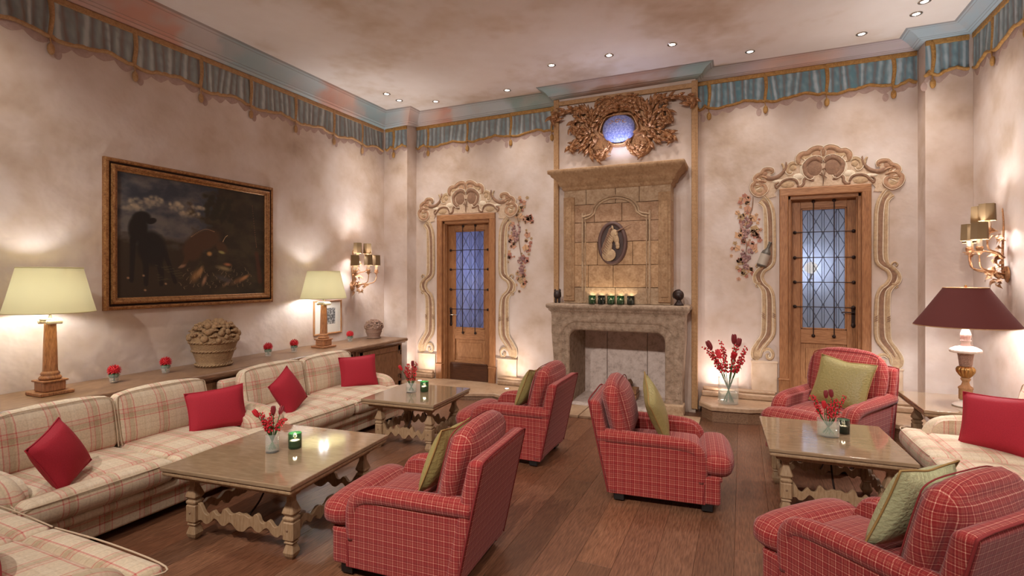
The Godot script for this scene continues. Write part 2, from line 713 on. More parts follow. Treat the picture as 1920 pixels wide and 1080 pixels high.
	relief(M.cream_check, M.h_fine, 0.05)
	M.cream_check.rim_enabled = true
	M.cream_check.rim = 0.2
	M.red_linen = relief(tex3(ramp_tex(n_fine, 512, [[0.0, rgb8(150, 20, 38)], [1.0, rgb8(176, 34, 54)]]), Vector3(4, 4, 4), 0.85, false), M.h_fine, 0.04)
	M.green_silk = relief(tex3(ramp_tex(n_fine, 512, [[0.0, rgb8(136, 122, 72)], [1.0, rgb8(160, 148, 96)]]), Vector3(4, 4, 4), 0.42, false), M.h_mid, 0.3)
	M.green_pale = relief(tex3(ramp_tex(n_fine, 512, [[0.0, rgb8(166, 168, 126)], [1.0, rgb8(192, 194, 154)]]), Vector3(4, 4, 4), 0.42, false), M.h_mid, 0.3)
	M.cord = plain(rgb8(150, 118, 66), 0.7)
	M.welt = plain(rgb8(190, 168, 142), 0.9)
	M.welt_red = plain(rgb8(122, 34, 34), 0.9)
	M.black = plain(rgb8(22, 20, 20), 0.35)
	# metals
	M.iron = plain(rgb8(52, 38, 34), 0.5, 0.6)
	M.chrome = plain(rgb8(196, 192, 184), 0.2, 1.0)
	M.brass = plain(rgb8(176, 138, 84), 0.35, 0.9)
	var t_gilt := ramp_tex(n_mid, 512, [[0.0, rgb8(104, 66, 44)], [0.4, rgb8(160, 114, 78)], [0.7, rgb8(200, 154, 112)], [1.0, rgb8(236, 204, 166)]], n_fine, 0.5)
	M.gilt = relief(tex3(t_gilt, Vector3(3, 3, 3), 0.36, true), M.h_fine, 0.3)
	M.gilt.metallic = 0.5
	M.gilt_frame = tex3(t_gilt, Vector3(2, 2, 2), 0.4, true, Color(0.86, 0.82, 0.72))
	M.gilt_frame.metallic = 0.35
	M.frame_dark = plain(rgb8(52, 28, 16), 0.45)
	var t_boss := ramp_tex(n_mid, 512, [[0.0, rgb8(50, 52, 118)], [0.4, rgb8(102, 112, 182)], [0.7, rgb8(170, 174, 214)], [1.0, rgb8(220, 222, 240)]], n_fine, 0.55)
	M.boss = tex3(t_boss, Vector3(3, 3, 3), 0.5)
	# glass
	M.glass = glass(Color(0.95, 0.98, 0.97), 0.12)
	M.glass_green = glass(rgb8(18, 56, 30), 0.72, 0.05)
	M.glass_dark = glass(rgb8(14, 22, 18), 0.85, 0.05)
	M.water = glass(rgb8(150, 176, 140), 0.16)
	M.pane = glass(rgb8(150, 162, 176), 0.5, 0.1)
	M.pane_blue = glass(rgb8(128, 138, 178), 0.5, 0.1)
	M.lead = plain(rgb8(70, 72, 76), 0.5, 0.5)
	# lamp shades
	M.shade_cream = plain(rgb8(222, 212, 162), 0.9)
	M.shade_cream.backlight_enabled = true
	M.shade_cream.backlight = Color(0.33, 0.32, 0.25)
	M.shade_lining = plain(rgb8(240, 236, 220), 0.9)
	M.shade_red = plain(rgb8(88, 32, 28), 0.85)
	M.shade_tan = plain(rgb8(112, 88, 58), 0.9)
	M.candle = plain(rgb8(238, 230, 214), 0.5)
	M.bulb = glow(Color(1.0, 0.92, 0.76), 4.0)
	M.flame = glow(Color(1.0, 0.84, 0.42), 5.0)
	M.wax = glow(rgb8(236, 236, 150), 0.25)
	M.downlight = glow(Color(1.0, 0.96, 0.92), 8.0)
	# painted ornament
	M.orn_light = relief(tex3(ramp_tex(n_mid, 512, [[0.0, rgb8(208, 188, 162)], [1.0, rgb8(238, 226, 206)]], n_fine, 0.4), Vector3(1.5, 1.5, 1.5), 0.85), M.h_fine, 0.15)
	M.orn_tan = relief(tex3(ramp_tex(n_mid, 512, [[0.0, rgb8(156, 126, 98)], [0.6, rgb8(188, 160, 126)], [1.0, rgb8(208, 186, 148)]], n_fine, 0.4), Vector3(1.5, 1.5, 1.5), 0.85), M.h_fine, 0.15)
	M.orn_plate = relief(tex3(ramp_tex(n_mid, 512, [[0.0, rgb8(178, 148, 120)], [0.5, rgb8(200, 174, 148)], [1.0, rgb8(218, 198, 174)]], n_fine, 0.4), Vector3(2.5, 2.5, 2.5), 0.85), M.h_fine, 0.15)
	M.orn_brown = relief(tex3(ramp_tex(n_mid, 512, [[0.0, rgb8(120, 90, 72)], [1.0, rgb8(162, 126, 100)]], n_fine, 0.4), Vector3(1.5, 1.5, 1.5), 0.85), M.h_fine, 0.15)
	M.orn_shell = relief(tex3(ramp_tex(n_mid, 512, [[0.0, rgb8(140, 102, 80)], [0.5, rgb8(172, 134, 106)], [1.0, rgb8(194, 164, 124)]], n_fine, 0.4), Vector3(1.5, 1.5, 1.5), 0.85), M.h_fine, 0.15)
	M.pedestal = relief(tex3(t_wall, Vector3(0.6, 0.6, 0.6), 0.85, true, Color(1.0, 0.96, 0.88)), M.h_fine, 0.15)
	M.terracotta = relief(tex3(ramp_tex(n_fine, 512, [[0.0, rgb8(112, 84, 58)], [0.5, rgb8(158, 126, 92)], [1.0, rgb8(188, 160, 124)]], n_pit, 0.4), Vector3(3, 3, 3), 0.9), M.h_fine, 0.6)
	M.terracotta_rose = relief(tex3(ramp_tex(n_fine, 512, [[0.0, rgb8(122, 92, 78)], [1.0, rgb8(186, 156, 138)]], n_pit, 0.4), Vector3(3, 3, 3), 0.9), M.h_fine, 0.6)
	M.bronze = plain(rgb8(48, 32, 28), 0.45, 0.3)
	# plants
	M.petal = plain(rgb8(190, 28, 40), 0.6)
	M.petal_dark = plain(rgb8(118, 22, 30), 0.6)
	M.stalk = plain(rgb8(58, 96, 44), 0.6)
	M.leaf_green = plain(rgb8(42, 92, 50), 0.5)
	M.log_bark = plain(rgb8(120, 84, 56), 0.9)
	M.log_end = plain(rgb8(196, 150, 100), 0.8)
	M.white_plaster = plain(rgb8(232, 226, 214), 0.7)
	M.paper = plain(rgb8(226, 220, 208), 0.8)
	M.blue_room = plain(rgb8(150, 158, 200), 0.9)
	M.pale_room = plain(rgb8(190, 194, 206), 0.9)


# ============================================================================
#  the shell of the room
# ============================================================================
func wall_box(g: Geo, u0: float, u1: float, y0: float, y1: float, v0: float, v1: float) -> void:
	g.rbox(W((u0 + u1) / 2, (y0 + y1) / 2, (v0 + v1) / 2), Vector3(u1 - u0, y1 - y0, v1 - v0), 0.002)


func build_shell() -> void:
	var g := Geo.new()
	wall_box(g, LEFT - 0.2, LEFT, 0, TOP, FRONT - 0.2, PIER + 0.4)
	inst(g.mesh(), "wall_left", M.wall_rough, self).set_meta("kind", "structure")
	g = Geo.new()
	wall_box(g, RIGHT, RIGHT + 0.2, 0, TOP, FRONT - 0.2, PIER + 0.4)
	inst(g.mesh(), "wall_right", M.wall, self).set_meta("kind", "structure")
	g = Geo.new()
	wall_box(g, LEFT, RIGHT, 0, TOP, FRONT - 0.2, FRONT)
	inst(g.mesh(), "wall_front", M.wall, self).set_meta("kind", "structure")
	# fireplace wall with two door openings and the chimney breast
	var wb := setting("wall_back")
	g = Geo.new()
	var t := 0.22
	g.slab(PackedVector2Array([Vector2(-4.54, 0), Vector2(-4.12, 0), Vector2(-4.12, 2.47), Vector2(-3.22, 2.47), Vector2(-3.22, 0), Vector2(-2.23, 0), Vector2(-2.23, TOP), Vector2(-4.54, TOP)]), -BACK - t, -BACK)
	g.slab(PackedVector2Array([Vector2(-0.5, 0), Vector2(0.42, 0), Vector2(0.42, 2.56), Vector2(1.24, 2.56), Vector2(1.24, 0), Vector2(1.68, 0), Vector2(1.68, TOP), Vector2(-0.5, TOP)]), -BACK - t, -BACK)
	wall_box(g, -4.12, -3.22, 0, 0.06, BACK, BACK + t)
	wall_box(g, 0.42, 1.24, 0, 0.17, BACK, BACK + t)
	part(g, "plaster_field", M.wall, wb)
	g = Geo.new()
	g.slab(PackedVector2Array([Vector2(-2.23, 0), Vector2(-1.97, 0), Vector2(-1.97, 0.96), Vector2(-0.8, 0.96), Vector2(-0.8, 0), Vector2(-0.5, 0), Vector2(-0.5, TOP), Vector2(-2.23, TOP)]), -BACK - t, -BREAST)
	part(g, "chimney_breast", M.wall, wb)
	for s in [[LEFT, -4.54], [1.68, RIGHT]]:
		g = Geo.new()
		wall_box(g, s[0], s[1], 0, TOP, PIER, BACK + t)
		part(g, "corner_pier", M.pier, wb)
	g = Geo.new()
	wall_box(g, LEFT - 0.2, RIGHT + 0.2, TOP, TOP + 0.15, FRONT - 0.2, BACK + t)
	inst(g.mesh(), "ceiling", M.ceiling, self).set_meta("kind", "structure")
	# wooden mouldings that frame the breast
	var tr := setting("trim_1", Vector3.ZERO, 0.0, "ochre wooden strips framing the plaster above the fireplace", "moulding")
	for u in [-2.22, -0.51]:
		g = Geo.new()
		g.rbox(W(u, (3.9 + 0.05) / 2, BREAST - 0.012), Vector3(0.07, 3.86, 0.03), 0.008, 2)
		g.rbox(W(u + 0.028, (3.9 + 0.05) / 2, BREAST - 0.02), Vector3(0.016, 3.86, 0.03), 0.006, 2)
		part(g, "upright_strip", M.gold_pale, tr)
	g = Geo.new()
	g.rbox(W(-1.365, 3.85, BREAST - 0.012), Vector3(1.66, 0.06, 0.03), 0.008, 2)
	part(g, "cross_strip", M.gold_pale, tr)
	# rooms beyond the doors: a lit passage behind each
	for d in [[-4.3, -3.0, "blue"], [0.2, 1.5, "pale"]]:
		var room := setting("wall_passage")
		g = Geo.new()
		var u0: float = d[0]
		var u1: float = d[1]
		var a := BACK + t
		var b := a + 1.3
		wall_box(g, u0 - 0.1, u0, 0, 2.9, a, b)
		wall_box(g, u1, u1 + 0.1, 0, 2.9, a, b)
		wall_box(g, u0, u1, 0, 2.9, b, b + 0.1)
		wall_box(g, u0, u1, 2.8, 2.9, a, b)
		wall_box(g, u0, u1, 0, 0.04, a, b)
		part(g, "passage_shell", M.blue_room if d[2] == "blue" else M.pale_room, room)
		var lamp := thing("globe_lamp", "round white lamp glowing behind the %s door's leaded glass" % ("narrow" if d[2] == "blue" else "wide"), "lamp", W((u0 + u1) / 2 - (0.05 if d[2] == "blue" else 0.0), 1.72, b - 0.16))
		g = Geo.new()
		g.blob(Vector3.ZERO, Vector3(0.08, 0.08, 0.08), 1, 1, 10, 16)
		part(g, "globe", glow(Color(1.0, 0.96, 0.9), 2.5), lamp)
		g = Geo.new()
		g.lathe([Vector2(0, -0.16), Vector2(0.05, -0.155), Vector2(0.012, -0.14), Vector2(0.012, -0.07), Vector2(0, -0.07)], 12)
		part(g, "lamp_arm", M.iron, lamp)
		g = Geo.new()
		g.tube(PackedVector3Array([Vector3(0, -0.15, 0), Vector3(0, -0.15, -0.16)]), 0.012)
		part(g, "wall_rod", M.iron, lamp)
		bulb_light(lamp, Vector3.ZERO, 0.8, Color(0.82, 0.88, 1.0), 0.07)


func build_floor() -> void:
	var fl := setting("floor")
	var g := Geo.new()
	wall_box(g, LEFT - 0.2, RIGHT + 0.2, -0.2, -0.022, FRONT - 0.2, BACK + 1.6)
	part(g, "subfloor", M.black, fl)
	var lens := [1.9, 2.4, 2.9]
	var width := 0.205
	var shapes := []
	for l in lens:
		g = Geo.new()
		g.rbox(Vector3.ZERO, Vector3(width - 0.0008, 0.022, l - 0.001), 0.0012)
		shapes.append(g.mesh())
	var u := LEFT + width / 2
	var row := 0
	while u < RIGHT + width / 2:
		var v: float = FRONT - rng.randf() * 1.8
		while v < BACK:
			var k := rng.randi() % 3
			var l: float = lens[k]
			var o := inst(shapes[k], "plank", M.planks[rng.randi() % 5], fl)
			o.position = W(u, -0.011 - rng.randf() * 0.0008, v + l / 2)
			v += l
		u += width
		row += 1


# ---- cornice: a cove swept round the room with mitred corners ---------------
func cornice_path() -> Array:
	# u, v, height of its lower edge
	return [[LEFT, FRONT, 3.80], [LEFT, PIER, 3.82], [-4.54, PIER, 3.84], [-4.54, BACK, 3.87], [-2.23, BACK, 3.90], [-2.23, BREAST, 3.91], [-0.5, BREAST, 3.93], [-0.5, BACK, 3.95], [1.68, BACK, 3.955], [1.68, PIER, 3.955], [RIGHT, PIER, 3.96], [RIGHT, FRONT, 3.97]]


func build_cornice() -> void:
	var path := cornice_path()
	var prof := [[0.0, 0.0], [0.028, 0.0], [0.034, 0.06], [0.048, 0.10], [0.049, 0.105], [0.052, 0.12], [0.053, 0.125], [0.056, 0.2], [0.07, 0.21], [0.071, 0.215], [0.074, 0.225], [0.075, 0.23], [0.084, 0.34], [0.105, 0.55], [0.14, 0.76], [0.166, 0.855], [0.167, 0.86], [0.17, 0.868], [0.171, 0.872], [0.176, 0.93], [0.186, 0.935], [0.187, 0.94], [0.206, 1.0]]
	# thin dark painted lines and the brown band against the ceiling
	var lines := {4: 1, 5: 1, 9: 1, 10: 1, 16: 1, 17: 1, 21: 2, 22: 2}
	# colours of the painted marbling along each stretch: [from share, colour]
	var pink := Color(0.66, 0.36, 0.28)
	var rose := Color(0.72, 0.50, 0.42)
	var white := Color(0.62, 0.56, 0.54)
	var blue := Color(0.36, 0.47, 0.50)
	var pale := Color(0.52, 0.58, 0.60)
	var teal := Color(0.33, 0.44, 0.42)
	var lilac := Color(0.60, 0.52, 0.55)
	var bare := Color(0.42, 0.30, 0.24)
	var sky := Color(0.42, 0.53, 0.60)
	var bands := [
		[[0.0, rose], [0.56, pink], [0.645, pink], [0.66, white], [0.70, white], [0.715, blue], [0.85, pale], [0.866, pink], [0.92, rose], [0.945, blue], [1.0, blue]],
		[[0.0, blue], [0.6, pale], [1.0, rose]], [[0.0, rose], [1.0, white]],
		[[0.0, white], [0.14, rose], [0.2, pink], [0.26, pink], [0.28, white], [0.42, pale], [0.7, pale], [0.72, teal], [1.0, teal]],
		[[0.0, teal], [1.0, teal]], [[0.0, teal], [0.1, teal], [0.2, bare], [0.55, Color(0.5, 0.29, 0.22)], [0.8, bare], [0.86, teal], [1.0, teal]], [[0.0, teal], [1.0, pale]],
		[[0.0, pale], [0.2, lilac], [0.35, rose], [0.5, pink.lerp(rose, 0.7)], [0.62, rose], [0.75, lilac], [1.0, lilac]],
		[[0.0, sky], [1.0, sky]], [[0.0, sky], [1.0, sky]], [[0.0, sky], [0.08, sky], [0.14, lilac], [0.3, rose], [0.5, lilac], [1.0, sky]]]
	var tr := setting("trim_2", Vector3.ZERO, 0.0, "marbled blue and pink painted cornice below the ceiling", "cornice")
	var nz := FastNoiseLite.new()
	nz.seed = 3
	nz.frequency = 1.6
	nz.fractal_octaves = 4
	var dirs := []
	for i in path.size() - 1:
		dirs.append(Vector2(path[i + 1][0] - path[i][0], path[i + 1][1] - path[i][1]).normalized())
	for i in path.size() - 1:
		var a: Array = path[i]
		var b: Array = path[i + 1]
		var d: Vector2 = dirs[i]
		var inward := Vector2(d.y, -d.x)
		var m0 := inward
		var m1 := inward
		if i > 0:
			var n0 := Vector2(dirs[i - 1].y, -dirs[i - 1].x)
			m0 = (n0 + inward) / (1.0 + n0.dot(inward))
		if i < dirs.size() - 1:
			var n1 := Vector2(dirs[i + 1].y, -dirs[i + 1].x)
			m1 = (n1 + inward) / (1.0 + n1.dot(inward))
		var length := Vector2(a[0], a[1]).distance_to(Vector2(b[0], b[1]))
		var n := maxi(2, int(length / 0.06))
		var gr := Gradient.new()
		var off := PackedFloat32Array()
		var cl := PackedColorArray()
		for s in bands[i]:
			off.append(s[0])
			cl.append(s[1])
		gr.offsets = off
		gr.colors = cl
		var g := Geo.new()
		var P := PackedVector3Array()
		var C := PackedColorArray()
		for k in n + 1:
			var f := float(k) / n
			var m := m0.lerp(m1, f)
			# straight runs keep the wall's own direction; only the ends are mitred
			var along0 := m0 - inward
			var along1 := m1 - inward
			for qi in prof.size():
				var q: Array = prof[qi]
				var out: float = q[0]
				if i == 5:
					out *= 1.0 + 0.05 * nz.get_noise_2d(k * 0.9, q[1] * 2.0)
				var start := Vector2(a[0], a[1]) + along0 * out
				var end := Vector2(b[0], b[1]) + along1 * out
				var p := start.lerp(end, f) + inward * out
				var yb := lerpf(a[2], b[2], f)
				P.append(W(p.x, lerpf(yb, TOP, q[1]), p.y))
				var w := nz.get_noise_3d(p.x * 1.7, q[1] * 0.7, p.y * 1.7)
				var c := gr.sample(clampf(f + w * 0.03, 0, 1))
				c = c.lerp(Color(0.55, 0.49, 0.47), clampf(0.1 + w * 0.9, 0, 0.45)) * 0.86
				if lines.has(qi):
					c = c.lerp(Color(0.2, 0.14, 0.11), 0.62 if lines[qi] == 1 else 0.5)
				C.append(Color(c.r, c.g, c.b))
		g.grid(P, n + 1, prof.size(), false, false, Vector3(inward.x, -0.6, -inward.y), C)
		part(g, "cornice_run", M.paint, tr)


# ---- painted curtain valance -------------------------------------------------
func valance_panel(g: Geo, x0: float, x1: float, top: float, drop: float, seed_: int, strong: float, round0 := 0.0, round1 := 0.0) -> PackedVector2Array:
	var n := maxi(8, int((x1 - x0) / 0.011))
	var nz := FastNoiseLite.new()
	nz.seed = seed_
	nz.frequency = 5.0
	var P := PackedVector3Array()
	var C := PackedColorArray()
	var hem := PackedVector2Array()
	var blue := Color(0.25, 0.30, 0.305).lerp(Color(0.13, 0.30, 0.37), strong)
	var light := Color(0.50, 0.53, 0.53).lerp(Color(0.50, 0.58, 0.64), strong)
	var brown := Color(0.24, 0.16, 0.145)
	# irregular pleats: each has a pale crest and a brown valley
	var edges := [0.0]
	var at := 0.0
	var rr := RandomNumberGenerator.new()
	rr.seed = seed_
	while at < x1 - x0:
		at += rr.randf_range(0.05, 0.11)
		edges.append(at)
	for i in n + 1:
		var f := float(i) / n
		var x := lerpf(x0, x1, f)
		var wob := nz.get_noise_2d(x * 1.0, 3.0)
		var hy := top - drop - 0.022 * sin(f * PI * 2.0 + 0.6 + wob) - 0.012 * absf(sin(f * PI * 3.0)) + 0.02
		hem.append(Vector2(x, hy))
		for j in 9:
			var t := j / 8.0
			var y := lerpf(top - 0.045, hy, t)
			var lean := 0.02 * (t - 0.5) * nz.get_noise_2d(x * 0.5, 9.0) * 4.0
			var q := clampf(x - x0 + lean, 0.0, x1 - x0)
			var e := 0
			while e < edges.size() - 2 and edges[e + 1] < q:
				e += 1
			var ph: float = clampf((q - edges[e]) / (edges[e + 1] - edges[e]), 0.0, 1.0)
			var hump := sin(PI * ph)
			P.append(Vector3(x, y, 0.004 + 0.018 * hump * (0.45 + 0.55 * t)))
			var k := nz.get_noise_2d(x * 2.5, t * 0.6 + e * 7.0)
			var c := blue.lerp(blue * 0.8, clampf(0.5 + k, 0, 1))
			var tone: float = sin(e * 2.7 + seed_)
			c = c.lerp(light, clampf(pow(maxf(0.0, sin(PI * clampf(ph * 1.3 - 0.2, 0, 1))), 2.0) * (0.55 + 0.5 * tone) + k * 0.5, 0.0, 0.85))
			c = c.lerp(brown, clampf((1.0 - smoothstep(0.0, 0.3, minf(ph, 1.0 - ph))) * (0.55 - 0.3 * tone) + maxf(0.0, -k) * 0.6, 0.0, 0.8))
			C.append(Color(c.r, c.g, c.b))
	g.grid(P, n + 1, 9, false, false, Vector3(0, 0, 1), C)
	return hem


func tassel(parent: Node3D, x: float, y: float, m: Material, big := 1.0, shadow := Vector2(0.05, -0.035)) -> void:
	var g := Geo.new()
	g.tube(PackedVector3Array([Vector3(x, y, 0.018), Vector3(x + 0.006, y - 0.035 * big, 0.02)]), 0.005)
	g.blob(Vector3(x + 0.008, y - 0.062 * big, 0.016), Vector3(0.017, 0.03, 0.012) * big, 0.9, 1, 8, 12)
	g.blob(Vector3(x + 0.007, y - 0.035 * big, 0.018), Vector3(0.008, 0.008, 0.008), 1, 1, 6, 8)
	part(g, "tassel", m, parent)
	g = Geo.new()  # the tassel's shadow, painted on the wall as a flat mauve plate
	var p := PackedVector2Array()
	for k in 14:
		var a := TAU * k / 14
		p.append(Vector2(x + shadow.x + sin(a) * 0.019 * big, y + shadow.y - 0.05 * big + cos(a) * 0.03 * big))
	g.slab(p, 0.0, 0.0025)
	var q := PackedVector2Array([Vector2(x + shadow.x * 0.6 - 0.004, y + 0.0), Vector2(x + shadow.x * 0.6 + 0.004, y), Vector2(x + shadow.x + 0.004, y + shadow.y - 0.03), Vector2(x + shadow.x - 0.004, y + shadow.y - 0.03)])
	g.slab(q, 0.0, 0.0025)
	part(g, "painted_tassel_shadow", M.mauve_shadow_paint, parent)


# one stretch of wall: straps at the given x
func valance(called: String, label: String, at: Vector3, turn: float, xs: Array, ends: Array, tops: Array, drop: float, strong: float, gold: Material, side: float, skip_end_straps := true) -> void:
	var t := thing(called, label, "valance", at, turn)
	var all: Array = [ends[0]] + xs + [ends[1]]
	for i in all.size() - 1:
		var x0: float = all[i]
		var x1: float = all[i + 1]
		if x1 - x0 < 0.02:
			continue
		var f0: float = inverse_lerp(ends[0], ends[1], (x0 + x1) / 2)
		var top: float = lerpf(tops[0], tops[1], f0)
		var g := Geo.new()
		var hem := valance_panel(g, x0, x1, top, drop, i * 17 + int(at.x * 10) + 90, strong)
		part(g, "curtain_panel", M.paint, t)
		g = Geo.new()
		g.rbox(Vector3((x0 + x1) / 2, top - 0.026, 0.008), Vector3(x1 - x0, 0.05, 0.03), 0.006, 2)
		part(g, "top_braid", gold, t)
		g = Geo.new()
		g.band(hem, 0.034, 0.034, 0.004, 0.022, false)
		part(g, "hem_braid", gold, t)
		# shadow of the hem as painted in the mural, a flat mauve plate
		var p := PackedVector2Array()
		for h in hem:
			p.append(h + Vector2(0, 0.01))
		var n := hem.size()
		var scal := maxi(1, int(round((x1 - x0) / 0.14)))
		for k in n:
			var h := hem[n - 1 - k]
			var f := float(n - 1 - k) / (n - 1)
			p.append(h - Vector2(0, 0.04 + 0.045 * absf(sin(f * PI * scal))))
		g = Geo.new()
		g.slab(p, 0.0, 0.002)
		part(g, "painted_shadow_scallop", M.mauve_shadow_paint, t)
	for x in xs:
		var f: float = inverse_lerp(ends[0], ends[1], x)
		var top: float = lerpf(tops[0], tops[1], f)
		var g := Geo.new()
		var pts := smooth2([x, top - 0.02, x + 0.012, top - 0.08, x + 0.016, top - drop * 0.55, x + 0.002, top - drop + 0.03, x, top - drop], 4)
		g.band(pts, 0.042, 0.034, 0.012, 0.016, false)
		part(g, "strap", gold, t)
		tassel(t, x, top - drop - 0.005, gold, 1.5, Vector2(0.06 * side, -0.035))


func build_valance() -> void:
	# left wall: local x is the depth into the room
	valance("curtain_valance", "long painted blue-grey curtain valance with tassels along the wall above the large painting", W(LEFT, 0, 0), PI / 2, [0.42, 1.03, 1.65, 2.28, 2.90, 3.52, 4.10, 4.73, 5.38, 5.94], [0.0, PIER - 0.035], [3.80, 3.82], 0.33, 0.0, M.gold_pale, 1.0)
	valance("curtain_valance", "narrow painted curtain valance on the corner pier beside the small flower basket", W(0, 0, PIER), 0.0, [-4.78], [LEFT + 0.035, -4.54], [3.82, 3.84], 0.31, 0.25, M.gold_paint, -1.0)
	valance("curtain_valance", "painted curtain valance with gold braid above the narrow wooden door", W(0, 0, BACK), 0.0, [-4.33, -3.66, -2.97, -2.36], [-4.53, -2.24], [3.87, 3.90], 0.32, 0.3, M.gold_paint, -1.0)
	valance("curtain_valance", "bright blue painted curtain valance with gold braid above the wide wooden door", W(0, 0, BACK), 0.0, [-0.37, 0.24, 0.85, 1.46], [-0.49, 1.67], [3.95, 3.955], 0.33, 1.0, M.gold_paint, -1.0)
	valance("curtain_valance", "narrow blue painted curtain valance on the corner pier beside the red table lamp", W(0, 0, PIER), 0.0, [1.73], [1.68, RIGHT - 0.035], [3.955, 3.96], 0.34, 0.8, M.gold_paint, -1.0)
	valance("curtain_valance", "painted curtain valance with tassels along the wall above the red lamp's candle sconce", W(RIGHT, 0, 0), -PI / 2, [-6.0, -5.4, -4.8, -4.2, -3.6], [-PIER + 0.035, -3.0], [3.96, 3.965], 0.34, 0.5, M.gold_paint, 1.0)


func build_ceiling_lights() -> void:
	var spots := [[-4.34, 5.71], [-4.34, 5.99], [-3.9, 6.23], [-2.81, 6.23], [-2.01, 5.7], [-1.34, 5.7], [-0.67, 5.7], [0.08, 6.22], [1.1, 6.22], [1.48, 5.95], [1.48, 5.71],
		[-4.3, 1.6], [1.4, 3.4], [1.4, 1.2], [-1.4, -0.6], [-2.6, -0.9], [-0.2, -0.9]]  # out of view: spots added as fill, some tilted toward the fireplace wall
	for i in spots.size():
		var s: Array = spots[i]
		var lab := "added unseen ceiling spotlight giving fill light, away from the fireplace wall"
		if i < 11:
			lab = [
				"ceiling spotlight of the corner trio by the pier, the one furthest from the cornice",
				"ceiling spotlight of the corner trio by the pier, the middle one along the long wall",
				"ceiling spotlight of the corner trio, nearest the narrow door's crest",
				"lone ceiling spotlight between the narrow door and the gilded crest",
				"end spotlight of the row of three before the gilded crest, toward the narrow door",
				"middle spotlight of the row of three before the gilded crest",
				"end spotlight of the row of three before the gilded crest, toward the wide door",
				"ceiling spotlight by the cornice between the gilded crest and the wide door's crest",
				"ceiling spotlight by the cornice above the wide door's outer shell scroll",
				"ceiling spotlight by the cornice jog above the red lamp, the one nearer the cornice",
				"ceiling spotlight above the red lamp, the one further from the cornice jog"][i]
		var t := thing("ceiling_spotlight", lab, "spotlight", W(s[0], TOP, s[1]), 0.0, "recessed ceiling spotlights")
		var g := Geo.new()
		g.lathe([Vector2(0.046, 0.0), Vector2(0.05, -0.006), Vector2(0.034, -0.008), Vector2(0.03, -0.002), Vector2(0.03, 0.0)], 20)
		part(g, "trim_ring", M.chrome, t)
		g = Geo.new()
		g.lathe([Vector2(0.0, -0.005), Vector2(0.03, -0.004), Vector2(0.03, -0.001), Vector2(0.0, -0.001)], 16)
		part(g, "lens", M.downlight, t)
		spot(t, Vector3(0, -0.02, 0), Vector3(0, -1, 0) if i < 14 else Vector3(0, -0.52, -0.85), 1.35 if i < 11 else (3.0 if i < 14 else 14.0), 54.0 if i < 11 else (60.0 if i < 14 else 44.0), Color(1.0, 0.965, 0.93), 0.03, 1.0)


# geometry given in world coordinates, hung under a thing
func wpart(g: Geo, called: String, m: Material, parent: Node3D, root: Node3D, label := "") -> MeshInstance3D:
	return part(g.moved(root.transform.affine_inverse()), called, m, parent, label)


func rect_poly(x0: float, y0: float, x1: float, y1: float) -> PackedVector2Array:
	return PackedVector2Array([Vector2(x0, y0), Vector2(x1, y0), Vector2(x1, y1), Vector2(x0, y1)])


